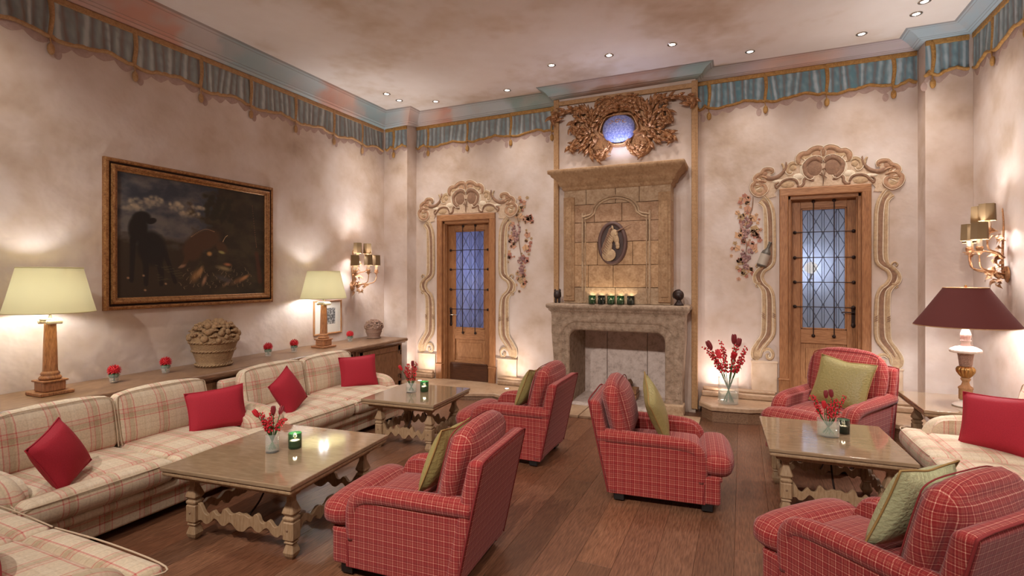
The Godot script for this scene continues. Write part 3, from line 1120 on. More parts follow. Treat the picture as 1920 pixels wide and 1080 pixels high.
# ============================================================================
#  doors
# ============================================================================
func door(called: String, label: String, uo0: float, uo1: float, y0: float, ytop: float, ul0: float, ul1: float, gl: Rect2, bars_x: Array, bar_y: Array, rows: Array, handle_right: bool, pane_mat: Material, worn: bool) -> void:
	var root := setting(called, W((uo0 + uo1) / 2, y0, BACK), 0.0, label, "door")
	var zb := -BACK            # wall face
	var zl := -BACK - 0.12     # face of the leaf
	var g := Geo.new()
	# architrave on the wall and jambs in the reveal
	for s in [[uo0, uo0 + 0.09, -1], [uo1 - 0.09, uo1, 1]]:
		g = Geo.new()
		g.rbox(Vector3((s[0] + s[1]) / 2, (y0 + ytop) / 2, zb + 0.012), Vector3(0.09, ytop - y0, 0.05), 0.012, 2)
		var inner: float = s[1] if s[2] < 0 else s[0]
		g.rbox(Vector3(inner - s[2] * 0.004, (y0 + ytop) / 2 - 0.04, zb - 0.085), Vector3(0.05, ytop - y0 - 0.08, 0.16), 0.006)
		g.rbox(Vector3(inner - s[2] * 0.02, (y0 + ytop) / 2 - 0.05, zb - 0.045), Vector3(0.04, ytop - y0 - 0.1, 0.02), 0.006)
		var p := wpart(g, "jamb", M.pine, root, root)
		g = Geo.new()
		g.rbox(Vector3((s[0] + s[1]) / 2, y0 + 0.12, zb + 0.02), Vector3(0.105, 0.24, 0.06), 0.008)
		g.rbox(Vector3((s[0] + s[1]) / 2, y0 + 0.245, zb + 0.024), Vector3(0.12, 0.022, 0.07), 0.008)
		wpart(g, "plinth_block", M.pine, p, root)
	g = Geo.new()
	g.rbox(Vector3((uo0 + uo1) / 2, ytop - 0.045, zb + 0.013), Vector3(uo1 - uo0, 0.09, 0.052), 0.012, 2)
	g.rbox(Vector3((uo0 + uo1) / 2, ytop - 0.105, zb - 0.085), Vector3(uo1 - uo0 - 0.14, 0.05, 0.16), 0.006)
	wpart(g, "head_jamb", M.pine_flat, root, root)
	# leaf: stiles, rails, lower panel
	var leaf := Node3D.new()
	leaf.name = "leaf"
	root.add_child(leaf)
	var yt := ytop - 0.11
	var gx0 := gl.position.x
	var gx1 := gl.end.x
	var gy0 := gl.position.y
	var gy1 := gl.end.y
	for s in [[ul0, gx0], [gx1, ul1]]:
		g = Geo.new()
		g.rbox(Vector3((s[0] + s[1]) / 2, (y0 + yt) / 2, zl - 0.02), Vector3(s[1] - s[0], yt - y0, 0.045), 0.004)
		wpart(g, "stile", M.pine, leaf, root)
	var lock := gy0 - 0.16
	for s in [[gy1, yt], [lock, gy0], [y0, y0 + (0.29 if worn else 0.2)]]:
		g = Geo.new()
		g.rbox(Vector3((gx0 + gx1) / 2, (s[0] + s[1]) / 2, zl - 0.02), Vector3(gx1 - gx0, s[1] - s[0], 0.045), 0.004)
		wpart(g, "rail", M.pine_flat, leaf, root)
	g = Geo.new()
	var p0 := y0 + (0.29 if worn else 0.2)
	g.rbox(Vector3((gx0 + gx1) / 2, (p0 + lock) / 2, zl - 0.03), Vector3(gx1 - gx0, lock - p0, 0.02), 0.002)
	g.rbox(Vector3((gx0 + gx1) / 2, (p0 + lock) / 2, zl - 0.018), Vector3(gx1 - gx0 - 0.1, lock - p0 - 0.1, 0.012), 0.006)
	wpart(g, "lower_panel", M.pine_pale, leaf, root)
	if worn:
		g = Geo.new()
		g.rbox(Vector3((ul0 + ul1) / 2 - 0.01, y0 + 0.125, zl + 0.012), Vector3(ul1 - ul0 - 0.1, 0.23, 0.02), 0.004)
		g.rbox(Vector3((ul0 + ul1) / 2 - 0.01, y0 + 0.25, zl + 0.018), Vector3(ul1 - ul0 - 0.12, 0.025, 0.03), 0.006)
		wpart(g, "kick_board", M.pine_dark, leaf, root, "dark worn kick board")
	# glazing bead
	g = Geo.new()
	for s in [[gx0, gy0, gx0 + 0.02, gy1], [gx1 - 0.02, gy0, gx1, gy1], [gx0, gy0, gx1, gy0 + 0.02], [gx0, gy1 - 0.02, gx1, gy1]]:
		g.rbox(Vector3((s[0] + s[2]) / 2, (s[1] + s[3]) / 2, zl - 0.006), Vector3(s[2] - s[0], s[3] - s[1], 0.02), 0.005)
	wpart(g, "glazing_bead", M.pine, leaf, root)
	# leaded glass: every lozenge is a pane
	var glazing := Node3D.new()
	glazing.name = "leaded_glass"
	root.add_child(glazing)
	var field := rect_poly(gx0 + 0.015, gy0 + 0.015, gx1 - 0.015, gy1 - 0.015)
	var cols := 3
	var dw := (gx1 - gx0 - 0.03) / cols
	var rown := 5
	var dh := (gy1 - gy0 - 0.03) / rown
	var lead := Geo.new()
	for j in rown * 2 + 1:
		for i in cols + 1:
			var c := Vector2(gx0 + 0.015 + (i + (0.5 if j % 2 == 1 else 0.0)) * dw, gy0 + 0.015 + j * dh * 0.5)
			# a tall six-sided lozenge with short upright flanks
			var hx := dw * 0.5
			var q := PackedVector2Array([c + Vector2(0, -dh * 0.5), c + Vector2(hx, 0), c + Vector2(0, dh * 0.5), c + Vector2(-hx, 0)])
			for poly in Geometry2D.intersect_polygons(q, field):
				if poly.size() < 3:
					continue
				g = Geo.new()
				g.slab(poly, zl - 0.03, zl - 0.026)
				wpart(g, "pane", pane_mat, glazing, root)
			for e in [[c + Vector2(0, -dh * 0.5), c + Vector2(hx, 0)], [c + Vector2(-hx, 0), c + Vector2(0, -dh * 0.5)]]:
				for seg in Geometry2D.intersect_polyline_with_polygon(PackedVector2Array(e), field):
					lead.band(seg, 0.006, 0.006, zl - 0.026, 0.004, false, 3)
	for i in cols:
		for o in [-0.012, 0.012]:
			var x: float = gx0 + 0.015 + (i + 0.5) * dw + o
			lead.band(PackedVector2Array([Vector2(x, gy0 + 0.02), Vector2(x, gy1 - 0.02)]), 0.005, 0.005, zl - 0.026, 0.004, false, 3)
	wpart(lead, "lead_came", M.lead, glazing, root)
	# iron bars with rosettes
	for x in bars_x:
		g = Geo.new()
		g.tube(PackedVector3Array([Vector3(x, bar_y[0], zl + 0.03), Vector3(x, bar_y[1], zl + 0.03)]), 0.006)
		var b := wpart(g, "iron_bar", M.iron, root, root)
		for y in bar_y:
			rosette(b, root, Vector3(x, y, zl + 0.02))
	for y in rows:
		g = Geo.new()
		g.tube(PackedVector3Array([Vector3(gx0 - 0.06, y, zl + 0.036), Vector3(gx1 + 0.06, y, zl + 0.036)]), 0.005)
		var b := wpart(g, "iron_bar", M.iron, root, root)
		for x in [gx0 - 0.06, gx1 + 0.06]:
			rosette(b, root, Vector3(x, y, zl + 0.02))
	# handle
	var hx := (gx1 + ul1) / 2 + 0.01 if handle_right else (ul0 + gx0) / 2 - 0.005
	var hs := -1.0 if handle_right else 1.0
	var hy := gy0 + 0.2
	g = Geo.new()
	g.rbox(Vector3(hx, hy - 0.05, zl + 0.006), Vector3(0.035, 0.2, 0.01), 0.004)
	g.blob(Vector3(hx, hy - 0.14, zl + 0.008), Vector3(0.022, 0.03, 0.01), 1, 1, 6, 10)
	g.blob(Vector3(hx, hy + 0.05, zl + 0.008), Vector3(0.022, 0.03, 0.01), 1, 1, 6, 10)
	var hd := wpart(g, "handle", M.iron, root, root)
	g = Geo.new()
	g.tube(smooth3([Vector3(hx, hy, zl + 0.005), Vector3(hx, hy, zl + 0.05), Vector3(hx + hs * 0.03, hy + 0.004, zl + 0.06), Vector3(hx + hs * 0.1, hy + 0.006, zl + 0.055), Vector3(hx + hs * 0.12, hy - 0.004, zl + 0.05)], 4), 0.009, 0.006, 8)
	wpart(g, "lever", M.chrome if worn else M.iron, hd, root)


func rosette(parent: Node3D, root: Node3D, at: Vector3) -> void:
	var g := Geo.new()
	g.blob(at, Vector3(0.02, 0.02, 0.022), 1.0, 1.0, 6, 10)
	g.blob(at + Vector3(0, 0, 0.02), Vector3(0.009, 0.009, 0.01), 1, 1, 4, 8)
	wpart(g, "rosette", M.iron, parent, root)


func build_doors() -> void:
	door("door_1", "narrow pine door with blue leaded glass and iron bars beside the fireplace", -4.16, -3.2, 0.06, 2.51, -4.05, -3.32, Rect2(-3.935, 0.83, 0.5, 1.455), [-3.787, -3.581], [0.77, 2.35], [1.12, 1.41, 1.708, 1.993], false, M.pane_blue, true)
	door("door_2", "wide pine door with grey leaded glass and iron bars behind the armchair", 0.39, 1.27, 0.19, 2.6, 0.5, 1.165, Rect2(0.615, 1.0, 0.453, 1.378), [0.74, 0.942], [0.93, 2.455], [1.258, 1.537, 1.816, 2.105], true, M.pane, false)


func flat_slab(poly: Array, y0: float, y1: float, bevel := 0.01) -> Geo:
	var p := PackedVector2Array()
	for i in range(0, poly.size(), 2):
		p.append(Vector2(poly[i], poly[i + 1]))
	var g := Geo.new()
	g.slab(p, y0, y1, bevel)
	return g.moved(Transform3D(Basis(Vector3.RIGHT, -PI / 2), Vector3.ZERO))


func build_ledges() -> void:
	# raised stone steps before the wall
	var l := thing("stone_step", "low angular stone step before the narrow door", "step", W(-3.4, 0, 6.3))
	wpart(flat_slab([-4.53, 6.69, -4.53, 6.2, -4.3, 6.13, -4.25, 6.06, -3.3, 5.98, -2.95, 6.12, -2.62, 5.98, -2.42, 6.12, -2.38, 6.69], 0.0, 0.05, 0.004), "riser", M.walnut, l, l)
	wpart(flat_slab([-4.53, 6.69, -4.53, 6.18, -4.3, 6.12, -4.25, 6.03, -3.3, 5.95, -2.95, 6.09, -2.62, 5.95, -2.4, 6.1, -2.36, 6.69], 0.05, 0.09, 0.008), "tread", M.ledge, l, l)
	var r := thing("stone_step", "low angular stone step under the floor vase and the wide door", "step", W(0.5, 0, 6.3))
	wpart(flat_slab([-0.42, 6.69, -0.42, 6.34, -0.3, 6.17, 0.06, 6.2, 0.3, 6.33, 1.25, 6.33, 1.42, 6.12, 1.6, 6.14, 1.66, 6.4, 1.66, 6.69], 0.0, 0.13, 0.004), "riser", M.walnut, r, r)
	wpart(flat_slab([-0.45, 6.69, -0.45, 6.33, -0.31, 6.13, 0.07, 6.17, 0.31, 6.3, 1.24, 6.3, 1.41, 6.08, 1.62, 6.1, 1.675, 6.4, 1.675, 6.69], 0.13, 0.18, 0.012), "tread", M.ledge, r, r)
	# rounded skirting on the steps
	var sk := setting("baseboard_back")
	for s in [[-0.44, 0.36, 0.18], [1.3, 1.66, 0.18], [-3.14, -2.36, 0.09], [-4.5, -4.2, 0.09]]:
		var g := Geo.new()
		var w: float = s[1] - s[0]
		g.rbox(W((s[0] + s[1]) / 2, s[2] + 0.035, BACK - 0.035), Vector3(w, 0.07, 0.12), 0.02, 3)
		g.rbox(W((s[0] + s[1]) / 2, s[2] + 0.088, BACK - 0.025), Vector3(w - 0.02, 0.04, 0.085), 0.018, 3)
		part(g, "skirting", M.ledge, sk)
	# little floor uplights
	for s in [[-4.28, 0.09, 6.4, "left of the narrow door"], [-2.9, 0.09, 6.42, "between the narrow door and the fireplace"], [-0.2, 0.18, 6.48, "beside the floor vase"]]:
		var t := thing("floor_uplight", "small round uplight set in the stone step %s" % s[3], "uplight", W(s[0], s[1], s[2]), 0.0, "step uplights")
		var g := Geo.new()
		g.lathe([Vector2(0.04, 0.0), Vector2(0.04, 0.004), Vector2(0.03, 0.006), Vector2(0.028, 0.003)], 16)
		part(g, "trim_ring", M.chrome, t)
		g = Geo.new()
		g.lathe([Vector2(0.0, 0.003), Vector2(0.028, 0.003), Vector2(0.028, 0.0005), Vector2(0.0, 0.0005)], 14)
		part(g, "lens", M.downlight, t)
		spot(t, Vector3(0, 0.02, 0), Vector3(0, 1, -0.25), 0.7, 70.0, Color(1.0, 0.94, 0.9), 0.03, 1.0)


# ============================================================================
#  fireplace
# ============================================================================
# profile of (out, up) swept round three sides of a box: left, front, right
func crown(u0: float, u1: float, v_back: float, v_front: float, y: float, prof: Array) -> Geo:
	var g := Geo.new()
	var P := PackedVector3Array()
	for q in prof:
		var o: float = q[0]
		var h: float = y + q[1]
		P.append_array([W(u0 - o, h, v_back), W(u0 - o, h, v_front - o), W(u1 + o, h, v_front - o), W(u1 + o, h, v_back)])
	# separate faces keep their corners sharp
	var n := prof.size()
	for side in 3:
		var Q := PackedVector3Array()
		for i in n:
			Q.append(P[i * 4 + side])
			Q.append(P[i * 4 + side + 1])
		var o: Vector3 = [Vector3(-1, 0, 0), Vector3(0, 0, 1), Vector3(1, 0, 0)][side]
		g.grid(Q, n, 2, false, false, o + Vector3(0, -0.2, 0))
	var b := (n - 1) * 4
	g.quad(P[b], P[b + 1], P[b + 2], P[b + 3], Vector3.UP)
	g.quad(P[0], P[1], P[2], P[3], Vector3.DOWN)
	return g


func build_fireplace() -> void:
	var f := thing("fireplace", "tall carved stone fireplace with moulded mantel and blocked overmantel", "fireplace", W(-1.4, 0, 6.4))
	var g: Geo
	# hearth slabs
	for s in [[-2.36, -1.7], [-1.69, -1.04], [-1.03, -0.42]]:
		g = Geo.new()
		g.rbox(W((s[0] + s[1]) / 2, 0.015, (5.72 + 6.19) / 2), Vector3(s[1] - s[0], 0.03, 0.47), 0.004)
		wpart(g, "hearth_slab", M.ledge, f, f)
	g = Geo.new()
	g.rbox(W(-1.385, 0.02, 6.58), Vector3(1.16, 0.04, 0.74), 0.004)
	wpart(g, "hearth_slab", M.slab, f, f)
	# firebox lined with stone slabs
	for s in [[-1.97, -1.66], [-1.655, -1.13], [-1.125, -0.8]]:
		g = Geo.new()
		g.rbox(W((s[0] + s[1]) / 2, 0.5, 6.97), Vector3(s[1] - s[0], 1.0, 0.06), 0.006)
		wpart(g, "firebox_slab", M.slab, f, f)
	for u in [-1.985, -0.785]:
		g = Geo.new()
		g.rbox(W(u, 0.5, 6.6), Vector3(0.05, 1.0, 0.7), 0.006)
		wpart(g, "firebox_cheek", M.stone_grey, f, f)
	g = Geo.new()
	g.rbox(W(-1.385, 1.0, 6.62), Vector3(1.3, 0.05, 0.78), 0.006)
	wpart(g, "firebox_ceiling", M.slab, f, f)
	# surround with a rounded opening
	var poly := PackedVector2Array([Vector2(-2.16, 0.03), Vector2(-2.15, 0.3), Vector2(-2.165, 0.6), Vector2(-2.19, 0.9), Vector2(-2.19, 1.19), Vector2(-0.59, 1.19), Vector2(-0.59, 0.9), Vector2(-0.61, 0.6), Vector2(-0.625, 0.3), Vector2(-0.615, 0.03), Vector2(-0.81, 0.03)])
	var inner := PackedVector2Array()
	for k in 7:
		var a := PI / 2 * k / 6
		inner.append(Vector2(-0.91 + 0.1 * cos(a), 0.845 + 0.1 * sin(a)))
	for k in 7:
		var a := PI / 2 + PI / 2 * k / 6
		inner.append(Vector2(-1.855 + 0.1 * cos(a), 0.845 + 0.1 * sin(a)))
	poly.append_array(inner)
	poly.append(Vector2(-1.955, 0.03))
	g = Geo.new()
	g.slab(poly, -6.51, -6.2, 0.012)
	wpart(g, "surround", M.stone_grey, f, f)
	# mouldings that follow the opening
	var loop := PackedVector2Array([Vector2(-0.81, 0.2)])
	loop.append_array(inner)
	loop.append(Vector2(-1.955, 0.2))
	for s in [[0.035, 0.06, 0.014], [0.13, 0.075, 0.02]]:
		var off: float = s[0]
		var q := PackedVector2Array()
		for p in loop:
			var c := Vector2(-1.3825, 0.6)
			var d := Vector2(signf(p.x - c.x), 0)
			if p.y > 0.845:
				d = (p - Vector2(clampf(p.x, -1.855, -0.91), 0.845)).normalized()
			q.append(p + d * off)
		g = Geo.new()
		g.band(q, s[1], s[1], -6.205, s[2], false, 6)
		wpart(g, "moulding", M.stone_grey, f, f)
	for u in [-2.06, -0.72]:
		g = Geo.new()
		g.rbox(W(u, 0.08, 6.24), Vector3(0.24, 0.13, 0.2), 0.015, 2)
		wpart(g, "foot_block", M.stone, f, f)
	# mantel shelf
	g = crown(-2.19, -0.59, 6.5, 6.2, 1.13, [[0.0, 0.0], [0.004, 0.03], [0.02, 0.045], [0.03, 0.055], [0.028, 0.07], [0.045, 0.08], [0.055, 0.095], [0.055, 0.12], [0.045, 0.135], [0.03, 0.14]])
	wpart(g, "mantel_shelf", M.stone_grey, f, f)
	# overmantel of stone blocks
	var rows := [[1.27, 1.47, [0.5]], [1.47, 1.74, [0.24, 0.48, 0.78]], [1.74, 2.02, [0.33, 0.66]], [2.02, 2.26, [0.2, 0.47, 0.8]], [2.26, 2.48, [0.3, 0.56]], [2.48, 2.68, [0.22, 0.5, 0.72]]]
	var u0 := -2.03
	var u1 := -0.745
	var body := Geo.new()
	body.rbox(W((u0 + u1) / 2, 1.975, 6.4), Vector3(u1 - u0 - 0.012, 1.4, 0.26), 0.004)
	wpart(body, "hood_core", M.stone, f, f)
	var n := 0
	for r in rows:
		var cuts: Array = [0.0] + r[2] + [1.0]
		for i in cuts.size() - 1:
			var a: float = lerpf(u0, u1, cuts[i])
			var b: float = lerpf(u0, u1, cuts[i + 1])
			g = Geo.new()
			g.rbox(W((a + b) / 2, (r[0] + r[1]) / 2, 6.37), Vector3(b - a - 0.004, r[1] - r[0] - 0.004, 0.29 + 0.004 * (n % 3)), 0.004)
			wpart(g, "stone_block", M.stones[(n * 3 + i) % 4], f, f)
			n += 1
	# raised frame with a round-headed field
	for u in [u0 + 0.07, u1 - 0.07]:
		g = Geo.new()
		g.rbox(W(u, 1.94, 6.22), Vector3(0.14, 1.28, 0.045), 0.008, 2)
		g.rbox(W(u, 1.94, 6.2), Vector3(0.08, 1.16, 0.03), 0.008, 2)
		wpart(g, "side_pilaster", M.stones[1], f, f)
	for s in [[-1.79, 0.024], [-1.755, 0.014], [-0.985, 0.024], [-1.02, 0.014]]:
		g = Geo.new()
		g.rbox(W(s[0], 1.83, 6.22), Vector3(s[1], 1.1, 0.022), 0.004, 2)
		wpart(g, "frame_strip", M.stone, f, f)
	for off in [0.0, 0.03]:
		var arc := PackedVector2Array([Vector2(-1.79 + off, 2.33 - off), Vector2(-1.7, 2.35 - off), Vector2(-1.67, 2.37 - off)])
		for k in 13:
			var a := PI * (1.0 - k / 12.0)
			arc.append(Vector2(-1.39 + (0.28 - off) * cos(a), 2.37 + (0.2 - off) * sin(a)))
		arc.append_array([Vector2(-1.08, 2.35 - off), Vector2(-0.985 - off, 2.33 - off)])
		g = Geo.new()
		g.band(arc, 0.028, 0.028, -6.222, 0.02, false, 5)
		wpart(g, "arch_moulding", M.stone, f, f)
	g = crown(u0, u1, 6.5, 6.22, 2.66, [[0.0, 0.0], [0.012, 0.01], [0.02, 0.03], [0.02, 0.05], [0.045, 0.06], [0.06, 0.1], [0.09, 0.14], [0.125, 0.165], [0.135, 0.19], [0.16, 0.2], [0.165, 0.24], [0.15, 0.25]])
	wpart(g, "crown_moulding", M.stones[1], f, f)
	# crate of logs in the firebox
	var c := thing("log_crate", "small pale wooden crate of firewood inside the fireplace", "crate", W(-1.42, 0.0405, 6.7), 0.0)
	for y in [0.05, 0.115]:
		for z in [-0.1, 0.1]:
			g = Geo.new()
			g.rbox(Vector3(0, y, z), Vector3(0.42, 0.055, 0.014), 0.002)
			part(g, "slat", M.pine_pale, c)
		for x in [-0.203, 0.203]:
			g = Geo.new()
			g.rbox(Vector3(x, y, 0), Vector3(0.014, 0.055, 0.19), 0.002)
			part(g, "slat", M.pine_pale, c)
	g = Geo.new()
	g.rbox(Vector3(0, 0.01, 0), Vector3(0.4, 0.02, 0.2), 0.002)
	part(g, "bottom_board", M.pine_pale, c)
	var k := 0
	for s in [[-0.08, 0.075, -0.045, 0.042, 1.57], [0.08, 0.075, 0.045, 0.042, 1.57], [-0.06, 0.192, 0.0, 0.046, 0.2], [0.08, 0.192, 0.0, 0.046, -0.1]]:
		var lg := thing("firewood_log", ["split log low in the firewood crate", "round log low in the firewood crate", "round log lying on top of the firewood crate", "short split log propped on top of the firewood crate"][k], "log", c.position + Vector3(s[0], s[1], s[2]), s[4], "logs in the crate")
		g = Geo.new()
		var prof := PackedVector2Array()
		for i in 10:
			var a := TAU * i / 10
			var rr: float = s[3] * (1.0 + 0.12 * sin(i * 2.3 + k))
			prof.append(Vector2(cos(a) * rr, maxf(sin(a) * rr, -s[3] * (0.35 if k % 2 == 1 else 1.0))))
		g.slab(prof, -0.1, 0.1, 0.004)
		part(g, "bark", M.log_bark, lg)
		g = Geo.new()
		for i in prof.size():
			prof[i] *= 0.9
		g.slab(prof, 0.1, 0.103, 0.001)
		part(g, "cut_end", M.log_end, lg)
		k += 1


func build_mantel_things() -> void:
	# five green tumblers with candles
	var k := 0
	for u in [-1.66, -1.545, -1.43, -1.315, -1.195]:
		var green := k != 4 and k != 1
		var t := thing("candle_glass", ["bright green candle glass at the outer end of the mantel row", "olive candle glass, second in the mantel row from the headless bust", "sea-green candle glass in the middle of the mantel row", "bright green candle glass next to the darkest one on the mantel", "darkest candle glass ending the mantel row"][k], "candle glass", W(u, 1.2715, 6.18), 0.0, "candle glasses on the mantel")
		tumbler(t, 0.044, 0.1, M.glass_green if green else M.glass_dark, 0.024)
		k += 1
	# two small dark busts
	for s in [[-2.12, true], [-0.66, false]]:
		var t := thing("small_bust", "small dark carved head standing on the mantel %s" % ("beside the narrow door's side" if s[0] else "beside the wide door's side"), "bust", W(s[0], 1.2715, 6.235), 0.3)
		t.set_meta("label", "small dark carved owl-like figure on the mantel end toward the narrow door" if s[1] else "small dark carved head on a flared foot on the mantel end toward the floor vase")
		var g := Geo.new()
		if s[1]:
			for x in [-0.022, 0.022]:
				g.rbox(Vector3(x, 0.035, 0), Vector3(0.03, 0.07, 0.045), 0.01, 2)
			g.blob(Vector3(0, 0.105, 0), Vector3(0.048, 0.055, 0.04), 0.7, 0.8, 10, 16)
			g.blob(Vector3(-0.03, 0.155, 0), Vector3(0.014, 0.02, 0.014), 1, 1, 6, 8)
			g.blob(Vector3(0.03, 0.155, 0), Vector3(0.014, 0.02, 0.014), 1, 1, 6, 8)
		else:
			g.lathe([Vector2(0, 0), Vector2(0.055, 0), Vector2(0.052, 0.012), Vector2(0.03, 0.04), Vector2(0.025, 0.06), Vector2(0.03, 0.07)], 16)
			g.blob(Vector3(0, 0.115, 0), Vector3(0.056, 0.062, 0.055), 1, 1, 12, 18)
			g.blob(Vector3(0, 0.1, 0.05), Vector3(0.012, 0.02, 0.016), 1, 1, 6, 8)
			for a in 9:
				var q := PackedVector3Array()
				for i in 8:
					var b := -0.2 + 2.4 * i / 7.0
					q.append(Vector3(0.058 * sin(b) * cos(a * 0.35 + 1.5), 0.115 + 0.064 * cos(b), 0.057 * sin(b) * sin(a * 0.35 + 3.2)))
				g.tube(q, 0.005, 0.004, 5)
		part(g, "carved_head", M.bronze, t)
	# oval medallion with a horned horse's head
	var m := thing("oval_medallion", "oval dark-rimmed medallion with a unicorn head relief on the overmantel", "medallion", W(-1.42, 2.0, 6.215))
	var ring := PackedVector2Array()
	for i in 41:
		var a := TAU * i / 40
		ring.append(Vector2(cos(a) * 0.155, sin(a) * 0.238))
	var g := Geo.new()
	g.band(ring, 0.05, 0.05, 0.0, 0.03, false, 6)
	part(g, "rim", plain(rgb8(92, 66, 60), 0.6), m)
	g = Geo.new()
	var field := PackedVector2Array()
	for i in 32:
		var a := TAU * i / 32
		field.append(Vector2(cos(a) * 0.15, sin(a) * 0.232))
	g.slab(field, -0.002, 0.012)
	part(g, "ground", plain(rgb8(70, 52, 48), 0.7), m)
	g = Geo.new()
	# chest, arched neck, cheek and muzzle flow into one another
	for e in [[-0.035, -0.14, 0.085, 0.075, 0.2, 0.02], [-0.055, -0.05, 0.06, 0.12, -0.2, 0.026], [-0.025, 0.045, 0.05, 0.09, -0.55, 0.028], [0.025, 0.11, 0.05, 0.055, 0.2, 0.032], [0.05, 0.055, 0.034, 0.07, 0.25, 0.03], [0.066, -0.015, 0.026, 0.045, 0.2, 0.028], [0.07, -0.05, 0.024, 0.022, 0.0, 0.026]]:
		g.blob(Vector3(e[0], e[1], 0.034), Vector3(e[2], e[3], e[5] * 0.85), 1, 1, 8, 16, Basis(Vector3.BACK, e[4]))
	g.blob(Vector3(0.012, 0.178, 0.045), Vector3(0.012, 0.034, 0.012), 1, 1, 6, 8, Basis(Vector3.BACK, 0.25))
	g.blob(Vector3(0.05, 0.095, 0.06), Vector3(0.01, 0.008, 0.008), 1, 1, 6, 8)
	part(g, "horse_head", M.orn_tan, m)
	g = Geo.new()
	for i in 10:
		var f := i / 9.0
		var x := lerpf(0.0, -0.085, f)
		var y := lerpf(0.16, -0.06, f)
		g.band(smooth2([x + 0.012, y + 0.02, x - 0.025, y, x - 0.02, y - 0.05, x + 0.015, y - 0.09], 4), 0.024, 0.008, 0.048, 0.014)
	part(g, "mane", M.orn_brown, m)
	g = Geo.new()
	g.tube(PackedVector3Array([Vector3(0.06, 0.135, 0.05), Vector3(0.25, 0.22, 0.075)]), 0.009, 0.002, 8)
	part(g, "horn", M.orn_brown, m)


func tumbler(t: Node3D, r: float, h: float, m: Material, energy: float) -> void:
	var g := Geo.new()
	g.lathe([Vector2(0.0, 0.0), Vector2(r * 0.96, 0.0), Vector2(r, 0.006), Vector2(r * 1.0, h), Vector2(r * 0.95, h), Vector2(r * 0.93, 0.012), Vector2(0.0, 0.012)], 24, Vector3.ZERO, 12, 0.05, 2, 3)
	part(g, "glass_cup", m, t)
	g = Geo.new()
	g.lathe([Vector2(0.0, 0.013), Vector2(r * 0.8, 0.013), Vector2(r * 0.8, h * 0.5), Vector2(r * 0.7, h * 0.52), Vector2(0.0, h * 0.5)], 16)
	part(g, "candle", M.wax, t)
	g = Geo.new()
	g.lathe([Vector2(0.0, h * 0.53), Vector2(0.004, h * 0.58), Vector2(0.005, h * 0.63), Vector2(0.003, h * 0.72), Vector2(0.0, h * 0.78)], 8)
	part(g, "flame", M.flame, t)
	bulb_light(t, Vector3(0, h * 0.65, 0), energy, Color(1.0, 0.92, 0.78), 0.012)


# ============================================================================
#  furniture
# ============================================================================
func build_sideboard() -> void:
	# long worktop along the wall, on cabinet units
	var wt := thing("worktop", "long brown wooden worktop running along the wall behind the checked sofas", "worktop", W(-4.64, 0.68, 2.6))
	var g := Geo.new()
	g.rbox(W(-4.633, 0.722, 2.57), Vector3(0.645, 0.036, 7.14), 0.008, 2)
	wpart(g, "top_board", M.walnut, wt, wt)
	g = Geo.new()
	g.rbox(W(-4.325, 0.716, 2.57), Vector3(0.05, 0.048, 7.16), 0.02, 4)
	g.rbox(W(-4.35, 0.687, 2.57), Vector3(0.04, 0.022, 7.12), 0.008, 2)
	wpart(g, "edge_moulding", M.walnut, wt, wt)
	var spans := [[-0.95, 0.8], [0.82, 2.5], [2.52, 4.2], [4.22, 5.12], [5.14, 6.1]]
	for i in spans.size():
		var a: float = spans[i][0]
		var b: float = spans[i][1]
		var labels := ["low brown wooden cabinet at the hidden end of the long worktop", "low brown wooden cabinet behind the sofa with the slouched red cushion", "low brown wooden cabinet behind the gap between the two wall sofas", "low brown wooden cabinet behind the far wall sofa", "low brown wooden cabinet with hinged door beside the narrow door"]
		var c := thing("cabinet", labels[i], "cabinet", W(-4.66, 0, (a + b) / 2))
		g = Geo.new()
		g.rbox(W(-4.665, 0.05 + 0.3125, (a + b) / 2), Vector3(0.58, 0.625, b - a), 0.004)
		wpart(g, "body", M.walnut_front, c, c)
		g = Geo.new()
		g.rbox(W(-4.68, 0.03, (a + b) / 2), Vector3(0.5, 0.06, b - a - 0.02), 0.003)
		wpart(g, "plinth", M.walnut, c, c)
		# framed door
		g = Geo.new()
		var d0 := a + 0.05
		var d1 := b - 0.05
		var m := (d0 + d1) / 2
		for s in [[0.12, d0 + 0.03, 0.06, 0.0], [0.12, d1 - 0.03, 0.06, 0.0]]:
			g.rbox(W(-4.367, 0.37, s[1]), Vector3(0.022, 0.56, 0.07), 0.004)
		for y in [0.125, 0.615]:
			g.rbox(W(-4.367, y, m), Vector3(0.022, 0.07, d1 - d0), 0.004)
		g.rbox(W(-4.373, 0.37, m), Vector3(0.012, 0.46, d1 - d0 - 0.1), 0.004)
		var dr := wpart(g, "cabinet_door", M.walnut_front, c, c)
		for y in [0.22, 0.55]:
			g = Geo.new()
			g.tube(PackedVector3Array([W(-4.35, y - 0.03, d1 - 0.01), W(-4.35, y + 0.03, d1 - 0.01)]), 0.007)
			g.tube(smooth3([W(-4.352, y + 0.02, d1 - 0.02), W(-4.35, y + 0.035, d1 - 0.05), W(-4.352, y + 0.01, d1 - 0.065), W(-4.352, y - 0.01, d1 - 0.05)], 4), 0.005, 0.003)
			wpart(g, "hinge", M.iron, dr, c)


